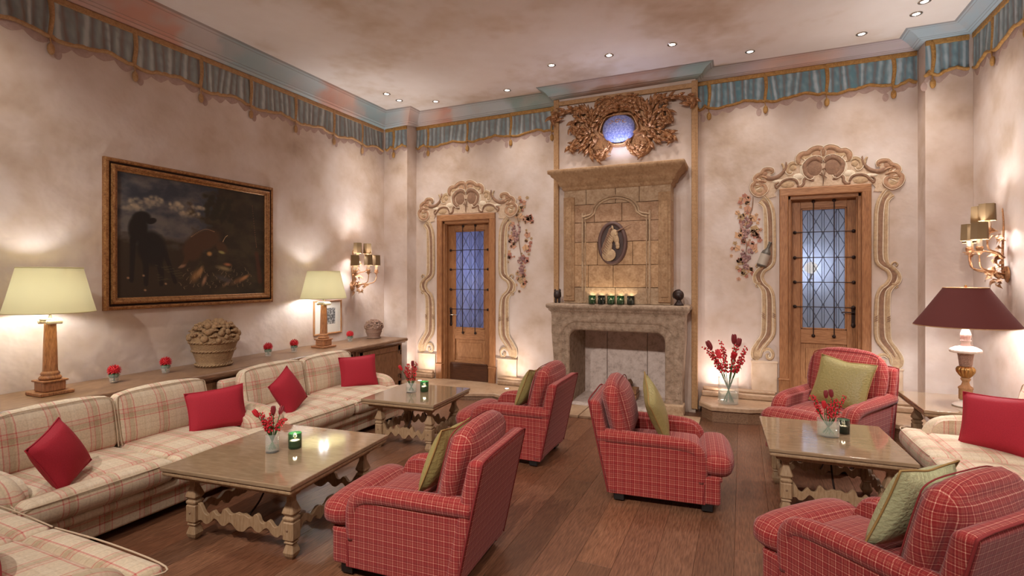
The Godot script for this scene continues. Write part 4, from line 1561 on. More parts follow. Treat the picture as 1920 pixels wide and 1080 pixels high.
func sofa(called: String, label: String, at: Vector3, turn: float, length: float, high := 1.0) -> Node3D:
	var t := thing(called, label, "sofa", at, turn)
	var L := length
	var g := Geo.new()
	# base and front rail; the front of the seat lies at z = 0.44
	g.rbox(Vector3(0, 0.15 * high, -0.03), Vector3(L - 0.1, 0.2 * high, 0.78), 0.02, 3)
	part(g, "base", M.cream_check, t)
	g = Geo.new()
	g.rbox(Vector3(0, 0.215 * high, 0.35), Vector3(L - 0.16, 0.06, 0.12), 0.028, 4)
	part(g, "front_roll", M.cream_check, t)
	# back frame
	g = Geo.new()
	g.rbox(Vector3(0, 0.37 * high, -0.38), Vector3(L - 0.06, 0.6 * high, 0.1), 0.04, 4)
	g.shear_z(-0.08, 0.2)
	part(g, "back_frame", M.cream_check, t)
	# two rolled arms
	for s in [-1.0, 1.0]:
		var x: float = s * (L / 2 - 0.075)
		g = Geo.new()
		var prof := smooth2([0.262, 0.05, 0.268, 0.2, 0.265, 0.36 * high, 0.22, 0.45 * high, 0.1, 0.475 * high, -0.2, 0.485 * high, -0.44, 0.49 * high], 3)
		prof.append(Vector2(-0.42, 0.05))
		g.slab(prof, -0.055, 0.055, 0.008)
		g.moved(Transform3D(Basis(Vector3.UP, -PI / 2), Vector3(x, 0, 0)))
		g.tube(smooth3([Vector3(x + s * 0.02, 0.445 * high, -0.44), Vector3(x + s * 0.02, 0.445 * high, -0.1), Vector3(x + s * 0.02, 0.43 * high, 0.16), Vector3(x + s * 0.015, 0.36 * high, 0.25), Vector3(x + s * 0.01, 0.24 * high, 0.258)], 5), 0.07, 0.055, 12)
		part(g, "arm", M.cream_check, t)
	# seat and back cushions
	for s in [-1.0, 1.0]:
		var w := (L - 0.28) / 2
		g = Geo.new()
		g.cushion(Vector3(s * w / 2, 0.325 * high, -0.02), Vector3(w - 0.006, 0.15, 0.66), 0.02, 0.05)
		g.cushion(Vector3(s * (w / 2 + 0.055), 0.322 * high, 0.365), Vector3(w + 0.11, 0.145, 0.17), 0.012, 0.055)
		var c := part(g, "seat_cushion", M.cream_check, t)
		g = Geo.new()
		var x0: float = s * 0.01
		var x1: float = s * (w + 0.105)
		g.tube(smooth3([Vector3(x0, 0.375 * high, 0.44), Vector3((x0 + x1) / 2, 0.378 * high, 0.452), Vector3(x1, 0.375 * high, 0.435), Vector3(x1 + s * 0.008, 0.372 * high, 0.36), Vector3(x1, 0.375 * high, 0.3)], 5), 0.004, 0.004, 6)
		part(g, "piping", M.welt, c)
		g = Geo.new()
		var tilt := Basis(Vector3.RIGHT, -0.2)
		g.cushion(Vector3(s * w / 2, 0.56 * high, -0.27), Vector3(w - 0.004, 0.38 * high, 0.15), 0.03, 0.06, tilt)
		c = part(g, "back_cushion", M.cream_check, t)
		g = Geo.new()
		var hw := w / 2 - 0.012
		var hh := 0.19 * high - 0.012
		var q := []
		for e in [[-1, -1], [-1, 0.6], [-0.86, 1], [0, 1.06], [0.86, 1], [1, 0.6], [1, -1]]:
			q.append(Vector3(s * w / 2, 0.56 * high, -0.27) + tilt * Vector3(e[0] * hw, e[1] * hh, 0.062))
		g.tube(smooth3(q, 5), 0.004, 0.004, 6)
		part(g, "piping", M.welt, c)
	for x in [-L / 2 + 0.12, L / 2 - 0.12]:
		for z in [-0.34, 0.3]:
			g = Geo.new()
			g.rbox(Vector3(x, 0.028, z), Vector3(0.07, 0.056, 0.07), 0.006)
			part(g, "foot", M.black, t)
	return t


func throw_pillow(called: String, label: String, at: Vector3, turn: float, lean: float, roll: float, w: float, h: float, m: Material, group: String, thick := 0.15, dent := 0.0, cord: Material = null) -> void:
	var t := thing(called, label, "cushion", at, turn, group)
	var b := Basis(Vector3.RIGHT, lean) * Basis(Vector3.BACK, roll)
	var g := Geo.new()
	g.pillow(w, h, thick, b, Vector3.ZERO, dent)
	var c := part(g, "cover", m, t)
	# seam cord round the edge
	var q := PackedVector3Array()
	var n := 12
	for side in 4:
		for i in n:
			var f := -1.0 + 2.0 * i / n
			var e: Vector2 = [Vector2(f, -1), Vector2(1, f), Vector2(-f, 1), Vector2(-1, -f)][side]
			var x := e.x * (1.0 - 0.07 * (1.0 - e.y * e.y))
			var y := e.y * (1.0 - 0.07 * (1.0 - e.x * e.x)) - dent * exp(-e.x * e.x * 8.0) * maxf(0.0, e.y)
			q.append(b * Vector3(x * w / 2, y * h / 2, 0))
	g = Geo.new()
	g.tube(q, 0.005, 0.005, 5, true)
	part(g, "piping", cord if cord else m, c)


func build_sofas() -> void:
	sofa("sofa", "cream checked two-seat sofa against the wall under the large painting", W(-3.87, 0, 2.28), PI / 2, 1.68)
	sofa("sofa", "cream checked two-seat sofa against the wall near the narrow door", W(-3.87, 0, 4.04), PI / 2, 1.7)
	sofa("sofa", "cream checked sofa standing square to the wall, facing the largest coffee table", W(-3.02, 0, 0.97), PI, 1.74, 1.06)
	sofa("sofa", "cream checked sofa beside the red lamp's side table", W(1.56, 0, 4.22), -PI / 2, 1.5, 1.14)
	var gr := "plain red throw cushions"
	throw_pillow("red_cushion", "tilted red cushion against the sofa arm under the column lamp", W(-3.66, 0.55, 1.74), 2.1, -0.35, 0.35, 0.32, 0.34, M.red_linen, gr)
	throw_pillow("red_cushion", "upright red cushion in the corner of the sofa under the large painting", W(-3.82, 0.545, 2.86), 1.15, -0.3, 0.06, 0.42, 0.33, M.red_linen, gr)
	throw_pillow("red_cushion", "diamond-tilted red cushion on the arm end of the far wall sofa", W(-3.74, 0.56, 3.5), 1.75, -0.35, 0.42, 0.34, 0.36, M.red_linen, gr)
	throw_pillow("red_cushion", "square red cushion before the hinged cabinet, on the far wall sofa", W(-3.86, 0.55, 4.58), 0.95, -0.28, 0.03, 0.4, 0.36, M.red_linen, gr)
	throw_pillow("red_cushion", "red cushion lying on the sofa that faces the largest coffee table", W(-2.72, 0.56, 0.98), PI - 0.3, -0.45, 0.1, 0.4, 0.36, M.red_linen, gr)
	throw_pillow("red_cushion", "large crimson cushion on the sofa beside the red lamp", W(1.56, 0.62, 4.48), -PI / 2 + 0.75, -0.3, 0.08, 0.44, 0.38, M.red_linen, gr, 0.16)


func make_armchair(label: String) -> Node3D:
	var t := thing("armchair", label, "armchair", Vector3.ZERO, 0.0, "red checked armchairs")
	var g := Geo.new()
	g.rbox(Vector3(0, 0.155, 0.0), Vector3(0.56, 0.19, 0.66), 0.015, 2)
	part(g, "base", M.red_check, t)
	g = Geo.new()
	g.rbox(Vector3(0, 0.155, 0.33), Vector3(0.62, 0.19, 0.11), 0.02, 3)
	g.rbox(Vector3(0, 0.232, 0.355), Vector3(0.6, 0.045, 0.085), 0.02, 4)
	part(g, "front_rail", M.red_check, t)
	# outer back leans away
	g = Geo.new()
	g.rbox(Vector3(0, 0.385, -0.325), Vector3(0.645, 0.65, 0.09), 0.035, 4)
	g.shear_z(-0.22, 0.06)
	var bk := part(g, "outer_back", M.red_check, t)
	g = Geo.new()
	var q := []
	for e in [[-0.318, 0.07], [-0.32, 0.4], [-0.315, 0.66], [-0.28, 0.708], [0.0, 0.712], [0.28, 0.708], [0.315, 0.66], [0.32, 0.4], [0.318, 0.07]]:
		q.append(Vector3(e[0], e[1], -0.362 - 0.22 * (e[1] - 0.06)))
	g.tube(smooth3(q, 4), 0.006, 0.006, 6)
	part(g, "piping", M.welt_red, bk)
	for s in [-1.0, 1.0]:
		var x: float = s * 0.262
		g = Geo.new()
		var prof := smooth2([0.288, 0.06, 0.29, 0.2, 0.28, 0.34, 0.235, 0.44, 0.14, 0.468, -0.15, 0.475, -0.44, 0.49], 3)
		prof.append(Vector2(-0.362, 0.06))
		g.slab(prof, -0.052, 0.052, 0.006)
		g.moved(Transform3D(Basis(Vector3.UP, -PI / 2), Vector3(x, 0, 0)))
		var roll := smooth3([Vector3(x + s * 0.022, 0.462, -0.44), Vector3(x + s * 0.022, 0.455, -0.15), Vector3(x + s * 0.022, 0.448, 0.1), Vector3(x + s * 0.02, 0.42, 0.22), Vector3(x + s * 0.018, 0.34, 0.262), Vector3(x + s * 0.014, 0.2, 0.262)], 5)
		g.tube(roll, 0.052, 0.042, 12)
		var arm := part(g, "arm", M.red_check, t)
		g = Geo.new()
		g.tube(PackedVector3Array([Vector3(x + s * 0.05, 0.2, 0.283), Vector3(x + s * 0.052, 0.07, 0.272)]), 0.005, 0.005, 6)
		part(g, "piping", M.welt_red, arm)
	g = Geo.new()
	g.cushion(Vector3(0, 0.325, -0.02), Vector3(0.43, 0.15, 0.56), 0.022, 0.05)
	g.cushion(Vector3(0, 0.322, 0.365), Vector3(0.63, 0.155, 0.2), 0.02, 0.07)
	part(g, "seat_cushion", M.red_check, t)
	g = Geo.new()
	g.cushion(Vector3(0, 0.61, -0.315), Vector3(0.53, 0.41, 0.15), 0.045, 0.07, Basis(Vector3.RIGHT, -0.26))
	var bc := part(g, "back_cushion", M.red_check, t)
	g = Geo.new()
	q = []
	var tb := Basis(Vector3.RIGHT, -0.26)
	for e in [[-0.25, -0.18], [-0.255, 0.1], [-0.22, 0.19], [0, 0.205], [0.22, 0.19], [0.255, 0.1], [0.25, -0.18]]:
		q.append(Vector3(0, 0.61, -0.315) + tb * Vector3(e[0], e[1], 0.062))
	g.tube(smooth3(q, 4), 0.0035, 0.0035, 5)
	part(g, "piping", M.welt_red, bc)
	for x in [-0.24, 0.24]:
		for z in [-0.29, 0.3]:
			g = Geo.new()
			g.rbox(Vector3(x, 0.036, z), Vector3(0.11, 0.052, 0.075), 0.006)
			g.tube(PackedVector3Array([Vector3(x - 0.012, 0.012, z), Vector3(x + 0.012, 0.012, z)]), 0.012, 0.012, 10)
			part(g, "foot", M.black, t)
	return t


func chair_turn(f: Vector2) -> float:
	return atan2(f.x, -f.y)


func build_chairs() -> void:
	var spots := [
		[-1.66, 2.52, Vector2(-0.997, -0.06), "red checked armchair turned to the largest coffee table, back to the open floor"],
		[-1.9, 4.38, Vector2(-1.0, -0.01), "red checked armchair pulled up to the small coffee table near the narrow door"],
		[-0.54, 4.03, Vector2(0.996, 0.09), "red checked armchair whose back hides the log crate in the fireplace"],
		[0.70, 5.40, Vector2(-0.53, -0.85), "red checked armchair standing before the wide wooden door"],
		[0.58, 2.84, Vector2(-0.73, 0.68), "red checked armchair with its back to the right-hand sofa's open end"]]
	var first: Node3D = null
	for s in spots:
		if first == null:
			first = make_armchair(s[3])
			first.position = W(s[0], 0, s[1])
			first.rotation.y = chair_turn(s[2])
		else:
			copy_of(first, W(s[0], 0, s[1]), chair_turn(s[2]), s[3]).scale = Vector3.ONE * (1.1 if s[0] == 0.70 else 1.0)
	# a green silk cushion in each
	var labels := ["green silk cushion on the armchair at the largest coffee table", "green silk cushion on the armchair near the narrow door", "green silk cushion propped on its corner in the armchair before the fireplace", "green silk cushion with gold cord on the armchair before the wide door", "pale green silk cushion peeking over the armchair with the broad back"]
	var spin := [0.08, 0.1, 0.42, -0.1, 0.05]
	var size := [0.39, 0.38, 0.42, 0.46, 0.42]
	var k := 0
	for s in spots:
		var f: Vector2 = s[2]
		var side := Vector2(f.y, -f.x)
		var back: float = [-0.13, -0.13, -0.05, -0.06, -0.12][k]
		var off: float = [0.02, 0.02, 0.0, -0.09, 0.0][k]
		var p: Vector2 = Vector2(s[0], s[1]) + f * back + side * off
		var high: float = [0.6, 0.6, 0.61, 0.66, 0.62][k]
		throw_pillow("green_cushion", labels[k], W(p.x, high, p.y), chair_turn(f), -0.36, spin[k], size[k], size[k] * 0.95, M.green_pale if k == 4 else M.green_silk, "green silk cushions", 0.13, 0.06, M.cord)
		k += 1


# ---- tables with turned legs and scroll-cut stretchers -----------------------
func scroll_board(length: float, high: float, up: bool) -> PackedVector2Array:
	var top := []
	var bot := []
	var h := length / 2
	# half profile from the centre outwards: x share, upper edge, lower edge
	var half := [[0.0, 0.5, -0.66], [0.09, 0.56, -0.6], [0.19, 0.4, -0.26], [0.26, 0.46, -0.2], [0.34, 0.72, -0.44], [0.41, 0.62, -0.5], [0.46, 0.24, -0.44], [0.55, 0.2, -0.16], [0.62, 0.44, -0.12], [0.68, 0.36, -0.36], [0.76, 0.06, -0.56], [0.84, 0.16, -0.58], [0.9, 0.5, -0.4], [0.95, 0.74, -0.4], [1.0, 0.8, -0.44]]
	for i in range(half.size() - 1, 0, -1):
		top.append_array([-half[i][0] * h, half[i][1] * high])
		bot.append_array([-half[i][0] * h, half[i][2] * high])
	for e in half:
		top.append_array([e[0] * h, e[1] * high])
		bot.append_array([e[0] * h, e[2] * high])
	var a := smooth2(top, 3)
	var b := smooth2(bot, 3)
	b.reverse()
	a.append_array(b)
	if not up:
		for i in a.size():
			a[i].y = -a[i].y
	return a


func make_table(called: String, label: String, at: Vector3, turn: float, w: float, d: float, h: float) -> Node3D:
	var t := thing(called, label, "table", at, turn, "pale oak tables with scroll-cut stretchers")
	var g := Geo.new()
	g.rbox(Vector3(0, h - 0.013, 0), Vector3(w, 0.026, d), 0.006, 2)
	part(g, "table_top", M.oak_top, t)
	g = Geo.new()
	g.rbox(Vector3(0, h - 0.04, 0), Vector3(w - 0.012, 0.028, d - 0.012), 0.012, 4)
	g.rbox(Vector3(0, h - 0.066, 0), Vector3(w - 0.09, 0.03, d - 0.09), 0.012, 3)
	part(g, "moulded_frame", M.oak, t)
	var lx := w / 2 - 0.115
	var lz := d / 2 - 0.14
	# square turned leg: blocks, necks and bulbs
	var prof := [[0.028, h - 0.078], [0.036, h - 0.085], [0.036, h - 0.1], [0.019, h - 0.115], [0.02, h - 0.145], [0.036, h - 0.19], [0.04, h - 0.205], [0.026, h - 0.225], [0.037, h - 0.235], [0.037, h - 0.243], [0.03, h - 0.255], [0.036, h - 0.262], [0.036, 0.115], [0.026, 0.105], [0.032, 0.095], [0.022, 0.085], [0.03, 0.06], [0.036, 0.04], [0.03, 0.02], [0.017, 0.0]]
	for sx in [-1.0, 1.0]:
		for sz in [-1.0, 1.0]:
			g = Geo.new()
			for side in 4:
				var b := Basis(Vector3.UP, PI / 2 * side)
				var P := PackedVector3Array()
				for q in prof:
					for e in [[-1.0, 0.8], [-0.8, 1.0], [0.8, 1.0]]:
						P.append(Vector3(sx * lx, q[1], sz * lz) + b * Vector3(e[0] * q[0], 0, e[1] * q[0]))
				# flat shaded facets between profile rows
				for i in prof.size() - 1:
					for j in 2:
						g.quad(P[i * 3 + j], P[i * 3 + j + 1], P[(i + 1) * 3 + j + 1], P[(i + 1) * 3 + j], (b * Vector3(-0.7 if j == 0 else 0.0, -(prof[i + 1][0] - prof[i][0]) / maxf(0.004, prof[i][1] - prof[i + 1][1]) * -1.0, 1.0 if j == 1 else 0.7)).normalized())
			part(g, "leg", M.oak, t)
	# stretchers: low boards on the two short sides, high ones along the length
	for s in [-1.0, 1.0]:
		g = Geo.new()
		g.slab(scroll_board(lx * 2 - 0.07, 0.085, true), -0.011, 0.011, 0.002)
		g.moved(Transform3D(Basis(), Vector3(0, 0.155, s * lz)))
		part(g, "scroll_stretcher", M.oak, t)
		g = Geo.new()
		g.slab(scroll_board(lz * 2 - 0.07, 0.07, false), -0.011, 0.011, 0.002)
		g.moved(Transform3D(Basis(Vector3.UP, PI / 2), Vector3(s * lx, 0.17, 0)))
		part(g, "scroll_stretcher", M.oak, t)
		# pierced holes read as dark plugs of turned pegs at the joints
		for sz in [-1.0, 1.0]:
			g = Geo.new()
			g.blob(Vector3(s * lx, 0.17, sz * (lz + 0.0375)), Vector3(0.007, 0.007, 0.005), 1, 1, 4, 8)
			part(g, "peg", M.walnut, t)
	# iron brace below
	g = Geo.new()
	g.tube(smooth3([Vector3(0, 0.14, -lz), Vector3(0, 0.22, -lz * 0.6), Vector3(0, 0.36, -lz * 0.3), Vector3(0, h - 0.08, -0.05)], 4), 0.006, 0.006, 6)
	g.tube(smooth3([Vector3(0, 0.14, lz), Vector3(0, 0.22, lz * 0.6), Vector3(0, 0.36, lz * 0.3), Vector3(0, h - 0.08, 0.05)], 4), 0.006, 0.006, 6)
	part(g, "iron_brace", M.iron, t)
	return t


func build_tables() -> void:
	make_table("coffee_table", "largest pale oak coffee table with mirror-bright top and scroll-cut stretchers", W(-2.74, 0, 2.53), 0.1, 0.95, 0.98, 0.47)
	make_table("coffee_table", "small pale oak coffee table near the narrow door", W(-2.88, 0, 4.28), 0.06, 0.76, 0.77, 0.47)
	make_table("coffee_table", "pale oak coffee table between the right-hand sofa and three armchairs", W(0.555, 0, 4.28), 0.04, 0.82, 0.86, 0.47)
	make_table("side_table", "pale oak side table under the red-shaded lamp", W(1.66, 0, 5.46), 0.0, 0.7, 0.78, 0.55)


# ============================================================================
#  lamps
# ============================================================================
func shade(t: Node3D, r0: float, y0: float, r1: float, y1: float, m: Material, lining: Material, seg := 40) -> void:
	var g := Geo.new()
	g.lathe([Vector2(r0, y0), Vector2(r0 + 0.002, y0 + 0.004), Vector2(lerpf(r0, r1, 0.33), lerpf(y0, y1, 0.33)), Vector2(lerpf(r0, r1, 0.66), lerpf(y0, y1, 0.66)), Vector2(r1, y1)], seg)
	var s := part(g, "lamp_shade", m, t)
	for e in [[r0, y0], [r1, y1]]:
		g = Geo.new()
		var ring := PackedVector3Array()
		for k in seg:
			var a := TAU * k / seg
			ring.append(Vector3(cos(a) * e[0], e[1], sin(a) * e[0]))
		g.tube(ring, 0.004, 0.004, 5, true)
		part(g, "shade_edge", lining, s)


func make_column_lamp(label: String, at: Vector3) -> Node3D:
	var t := thing("column_lamp", label, "table lamp", at, 0.0, "column table lamps")
	var g := Geo.new()
	g.rbox(Vector3(0, 0.0125, 0), Vector3(0.21, 0.025, 0.21), 0.006)
	g.rbox(Vector3(0, 0.06, 0), Vector3(0.135, 0.07, 0.135), 0.006)
	g.rbox(Vector3(0, 0.1, 0), Vector3(0.16, 0.014, 0.16), 0.005)
	part(g, "pedestal_base", M.walnut_lamp, t)
	g = Geo.new()
	g.lathe([Vector2(0, 0.106), Vector2(0.062, 0.107), Vector2(0.068, 0.12), Vector2(0.06, 0.133), Vector2(0.052, 0.14), Vector2(0.058, 0.15), Vector2(0.05, 0.162), Vector2(0.044, 0.17)], 24)
	part(g, "moulded_foot", M.walnut_lamp, t)
	g = Geo.new()
	g.lathe([Vector2(0.045, 0.168), Vector2(0.044, 0.2), Vector2(0.041, 0.35), Vector2(0.036, 0.5), Vector2(0.035, 0.52), Vector2(0.0, 0.52)], 36, Vector3.ZERO, 12, 0.07, 1, 3)
	part(g, "fluted_column", M.walnut_lamp, t)
	# ionic capital
	g = Geo.new()
	g.rbox(Vector3(0, 0.548, 0), Vector3(0.12, 0.012, 0.09), 0.004)
	g.rbox(Vector3(0, 0.532, 0), Vector3(0.1, 0.02, 0.075), 0.006)
	for x in [-0.055, 0.055]:
		g.tube(PackedVector3Array([Vector3(x, 0.53, -0.045), Vector3(x, 0.53, 0.045)]), 0.017, 0.017, 12)
	part(g, "capital", M.white_plaster, t)
	g = Geo.new()
	g.lathe([Vector2(0.012, 0.552), Vector2(0.014, 0.56), Vector2(0.008, 0.565), Vector2(0.008, 0.62), Vector2(0.018, 0.625), Vector2(0.018, 0.66), Vector2(0.0, 0.66)], 14)
	part(g, "lamp_stem", M.chrome, t)
	g = Geo.new()
	g.blob(Vector3(0, 0.71, 0), Vector3(0.03, 0.045, 0.03), 1, 1, 10, 16)
	part(g, "bulb", M.bulb, t)
	shade(t, 0.265, 0.6, 0.19, 0.925, M.shade_cream, M.shade_cream)
	g = Geo.new()
	for k in 3:
		var a := TAU * k / 3
		g.tube(PackedVector3Array([Vector3(0, 0.9, 0), Vector3(cos(a) * 0.195, 0.9, sin(a) * 0.195)]), 0.003)
	g.tube(PackedVector3Array([Vector3(0.02, 0.64, 0), Vector3(0.045, 0.72, 0), Vector3(0.02, 0.84, 0), Vector3(0, 0.9, 0)]), 0.003)
	part(g, "shade_carrier", M.brass, t)
	bulb_light(t, Vector3(0, 0.71, 0), 0.52, Color(0.97, 0.98, 1.0), 0.06)
	return t


func build_lamps() -> void:
	make_column_lamp("column table lamp with cream shade beside the large painting's sofa cushion end", W(-4.655, 0.74, 2.15)).set_meta("label", "column table lamp with cream shade next to the votive glasses, before the large painting")
	make_column_lamp("column table lamp with cream shade in front of the small framed engraving", W(-4.66, 0.74, 4.9))
	# red-shaded lamp with a carved baluster
	var t := thing("table_lamp", "white and gold baluster table lamp with a wide dark red shade", "table lamp", W(1.66, 0.55, 5.36))
	t.scale = Vector3(1.0, 1.06, 1.0)
	var g := Geo.new()
	g.lathe([Vector2(0, 0), Vector2(0.085, 0.0), Vector2(0.09, 0.01), Vector2(0.07, 0.022), Vector2(0.04, 0.035), Vector2(0.035, 0.05)], 28)
	part(g, "round_foot", M.white_plaster, t)
	g = Geo.new()
	g.lathe([Vector2(0.04, 0.05), Vector2(0.045, 0.055), Vector2(0.045, 0.13), Vector2(0.05, 0.135), Vector2(0.048, 0.145), Vector2(0.03, 0.16), Vector2(0.022, 0.185), Vector2(0.03, 0.2), Vector2(0.034, 0.21), Vector2(0.024, 0.22)], 28)
	part(g, "lower_stem", M.gold_pale, t)
	g = Geo.new()
	g.lathe([Vector2(0.03, 0.22), Vector2(0.045, 0.235), Vector2(0.062, 0.262), Vector2(0.064, 0.282), Vector2(0.055, 0.298), Vector2(0.04, 0.305)], 60, Vector3.ZERO, 15, 0.16, 1, 4)
	part(g, "gadrooned_bulb", M.brass, t, "gold ribbed bulb")
	g = Geo.new()
	g.lathe([Vector2(0.038, 0.305), Vector2(0.042, 0.315), Vector2(0.044, 0.34), Vector2(0.052, 0.4), Vector2(0.056, 0.408)], 28)
	part(g, "vase_stem", M.terracotta_rose, t)
	g = Geo.new()
	g.lathe([Vector2(0.04, 0.405), Vector2(0.1, 0.41), Vector2(0.108, 0.42), Vector2(0.1, 0.437), Vector2(0.07, 0.452), Vector2(0.035, 0.462), Vector2(0.028, 0.48), Vector2(0.03, 0.495), Vector2(0.036, 0.498)], 60, Vector3.ZERO, 18, 0.08, 1, 3)
	part(g, "leaf_collar", M.white_plaster, t)
	g = Geo.new()
	g.lathe([Vector2(0.034, 0.498), Vector2(0.037, 0.504), Vector2(0.03, 0.51), Vector2(0.036, 0.53), Vector2(0.036, 0.55), Vector2(0.026, 0.58), Vector2(0.014, 0.595), Vector2(0.0, 0.596)], 48, Vector3.ZERO, 10, 0.14, 3, 5)
	part(g, "bud", M.white_plaster, t)
	g = Geo.new()
	g.lathe([Vector2(0.008, 0.595), Vector2(0.008, 0.63), Vector2(0.018, 0.635), Vector2(0.018, 0.67), Vector2(0, 0.67)], 12)
	g.tube(PackedVector3Array([Vector3(0.015, 0.64, 0), Vector3(0.045, 0.72, 0), Vector3(0.02, 0.84, 0), Vector3(0, 0.9, 0)]), 0.003)
	for k in 3:
		var a := TAU * k / 3
		g.tube(PackedVector3Array([Vector3(0, 0.9, 0), Vector3(cos(a) * 0.148, 0.9, sin(a) * 0.148)]), 0.003)
	g.blob(Vector3(0, 0.915, 0), Vector3(0.01, 0.014, 0.01), 1, 1, 6, 8)
	part(g, "shade_carrier", M.brass, t)
	g = Geo.new()
	g.blob(Vector3(0, 0.715, 0), Vector3(0.03, 0.045, 0.03), 1, 1, 10, 16)
	part(g, "bulb", M.bulb, t)
	shade(t, 0.34, 0.615, 0.145, 0.905, M.shade_red, M.gold_pale, 48)
	bulb_light(t, Vector3(0, 0.715, 0), 1.3, Color(0.98, 0.97, 0.96), 0.05)


func sconce_leaf(g: Geo, at: Vector3, dir: Vector3, normal: Vector3, length: float, width: float) -> void:
	var side := dir.cross(normal).normalized()
	var P := PackedVector3Array()
	var n := 6
	for i in n + 1:
		var f := float(i) / n
		var w := width * sin(PI * pow(f, 0.75)) * (1.0 + 0.25 * cos(f * 18.0))
		var mid := at + dir * length * f + normal * (0.25 * length * sin(PI * f) - 0.25 * length * f * f)
		P.append_array([mid - side * w + normal * w * 0.35, mid, mid + side * w + normal * w * 0.35])
	g.grid(P, n + 1, 3, false, false, normal)
	# the back of the leaf
	var Q := PackedVector3Array()
	for p in P:
		Q.append(p - normal * 0.002)
	g.grid(Q, n + 1, 3, false, false, -normal)


func make_sconce(label: String, at: Vector3, turn: float) -> void:
	var t := thing("wall_sconce", label, "wall lamp", at, turn, "leafy candle sconces")
	var g := Geo.new()
	g.blob(Vector3(0, 0.02, 0.012), Vector3(0.05, 0.07, 0.014), 1, 1, 8, 14)
	part(g, "wall_plate", M.gilt, t)
	# main stem rising against the wall
	g = Geo.new()
	g.tube(smooth3([Vector3(-0.02, -0.02, 0.03), Vector3(-0.02, 0.12, 0.035), Vector3(-0.03, 0.25, 0.03), Vector3(0.0, 0.4, 0.035), Vector3(-0.02, 0.5, 0.03), Vector3(0.05, 0.57, 0.06), Vector3(0.1, 0.54, 0.08)], 5), 0.012, 0.004, 8)
	part(g, "stem", M.gilt, t)
	var heads := [[-0.17, 0.19, 0.2], [0.02, 0.2, 0.27], [0.2, 0.2, 0.26], [-0.08, 0.36, 0.17], [0.11, 0.36, 0.18]]
	for k in heads.size():
		var h := Vector3(heads[k][0], heads[k][1], heads[k][2])
		g = Geo.new()
		g.tube(smooth3([Vector3(0, 0.02 + (0.14 if k > 2 else 0.0), 0.03), Vector3(h.x * 0.4, h.y - 0.16, h.z * 0.45), Vector3(h.x * 0.85, h.y - 0.13, h.z * 0.9), Vector3(h.x, h.y - 0.06, h.z), h], 5), 0.008, 0.006, 8)
		var arm := part(g, "arm", M.gilt, t)
		g = Geo.new()
		g.lathe([Vector2(0.0, -0.02), Vector2(0.012, -0.018), Vector2(0.02, 0.0), Vector2(0.045, 0.008), Vector2(0.046, 0.012), Vector2(0.02, 0.012), Vector2(0.026, 0.03), Vector2(0.026, 0.05), Vector2(0.0, 0.05)], 18, h)
		part(g, "drip_cup", M.gilt, arm)
		g = Geo.new()
		g.lathe([Vector2(0.0, 0.045), Vector2(0.019, 0.045), Vector2(0.019, 0.125), Vector2(0.016, 0.13), Vector2(0.0, 0.13)], 14, h)
		part(g, "candle_sleeve", M.candle, arm)
		g = Geo.new()
		g.lathe([Vector2(0.0, 0.13), Vector2(0.01, 0.135), Vector2(0.014, 0.155), Vector2(0.008, 0.18), Vector2(0.0, 0.19)], 10, h)
		part(g, "bulb", M.bulb, arm)
		# small six-sided paper shade
		g = Geo.new()
		var P := PackedVector3Array()
		for e in [[0.062, 0.108], [0.057, 0.25]]:
			for j in 6:
				var a := TAU * (j + 0.5) / 6
				P.append(h + Vector3(cos(a) * e[0], e[1], sin(a) * e[0]))
		for j in 6:
			var j1 := (j + 1) % 6
			var a := TAU * (j + 1.0) / 6
			g.quad(P[j], P[j1], P[6 + j1], P[6 + j], Vector3(cos(a), 0, sin(a)))
		part(g, "shade", M.shade_tan, arm)
		bulb_light(t, h + Vector3(0, 0.16, 0), 0.38, Color(0.98, 0.98, 0.98), 0.02)
	# leaves
	var r := RandomNumberGenerator.new()
	r.seed = 21
	for k in 30:
		g = Geo.new()
		var low := k < 17
		var p := Vector3(r.randf_range(-0.12, 0.12), r.randf_range(-0.06, 0.06), r.randf_range(0.03, 0.13)) if low else Vector3(r.randf_range(-0.05, 0.06), r.randf_range(0.08, 0.48), r.randf_range(0.03, 0.07))
		var d := Vector3(r.randf_range(-1, 1), r.randf_range(-0.7, 0.5), r.randf_range(0.0, 0.9)).normalized()
		var nrm := (Vector3(0, 0.5, 0.9) - d * Vector3(0, 0.5, 0.9).dot(d)).normalized()
		sconce_leaf(g, p, d, nrm, r.randf_range(0.06, 0.11), r.randf_range(0.016, 0.027))
		part(g, "leaf", M.gilt, t)


func build_sconces() -> void:
	make_sconce("gilded leafy wall sconce with five small shades above the small flower basket", W(LEFT, 1.45, 5.75), PI / 2)
	make_sconce("added fill-light sconce with five small shades on the unseen wall opposite the fireplace, worktop side", W(-3.3, 1.6, FRONT), PI)  # unseen sconce added for frontal fill light
	make_sconce("added fill-light sconce with five small shades on the unseen wall opposite the fireplace, far from the worktop", W(0.4, 1.6, FRONT), PI)  # its unseen partner, likewise added for frontal fill
	make_sconce("added unseen fill-light sconce with five small shades behind the right-hand sofa's open end", W(RIGHT, 1.6, 2.2), -PI / 2)  # out of view, added to brighten the room
	make_sconce("gilded leafy wall sconce with five small shades above the red lamp", W(RIGHT, 1.6, 5.72), -PI / 2)


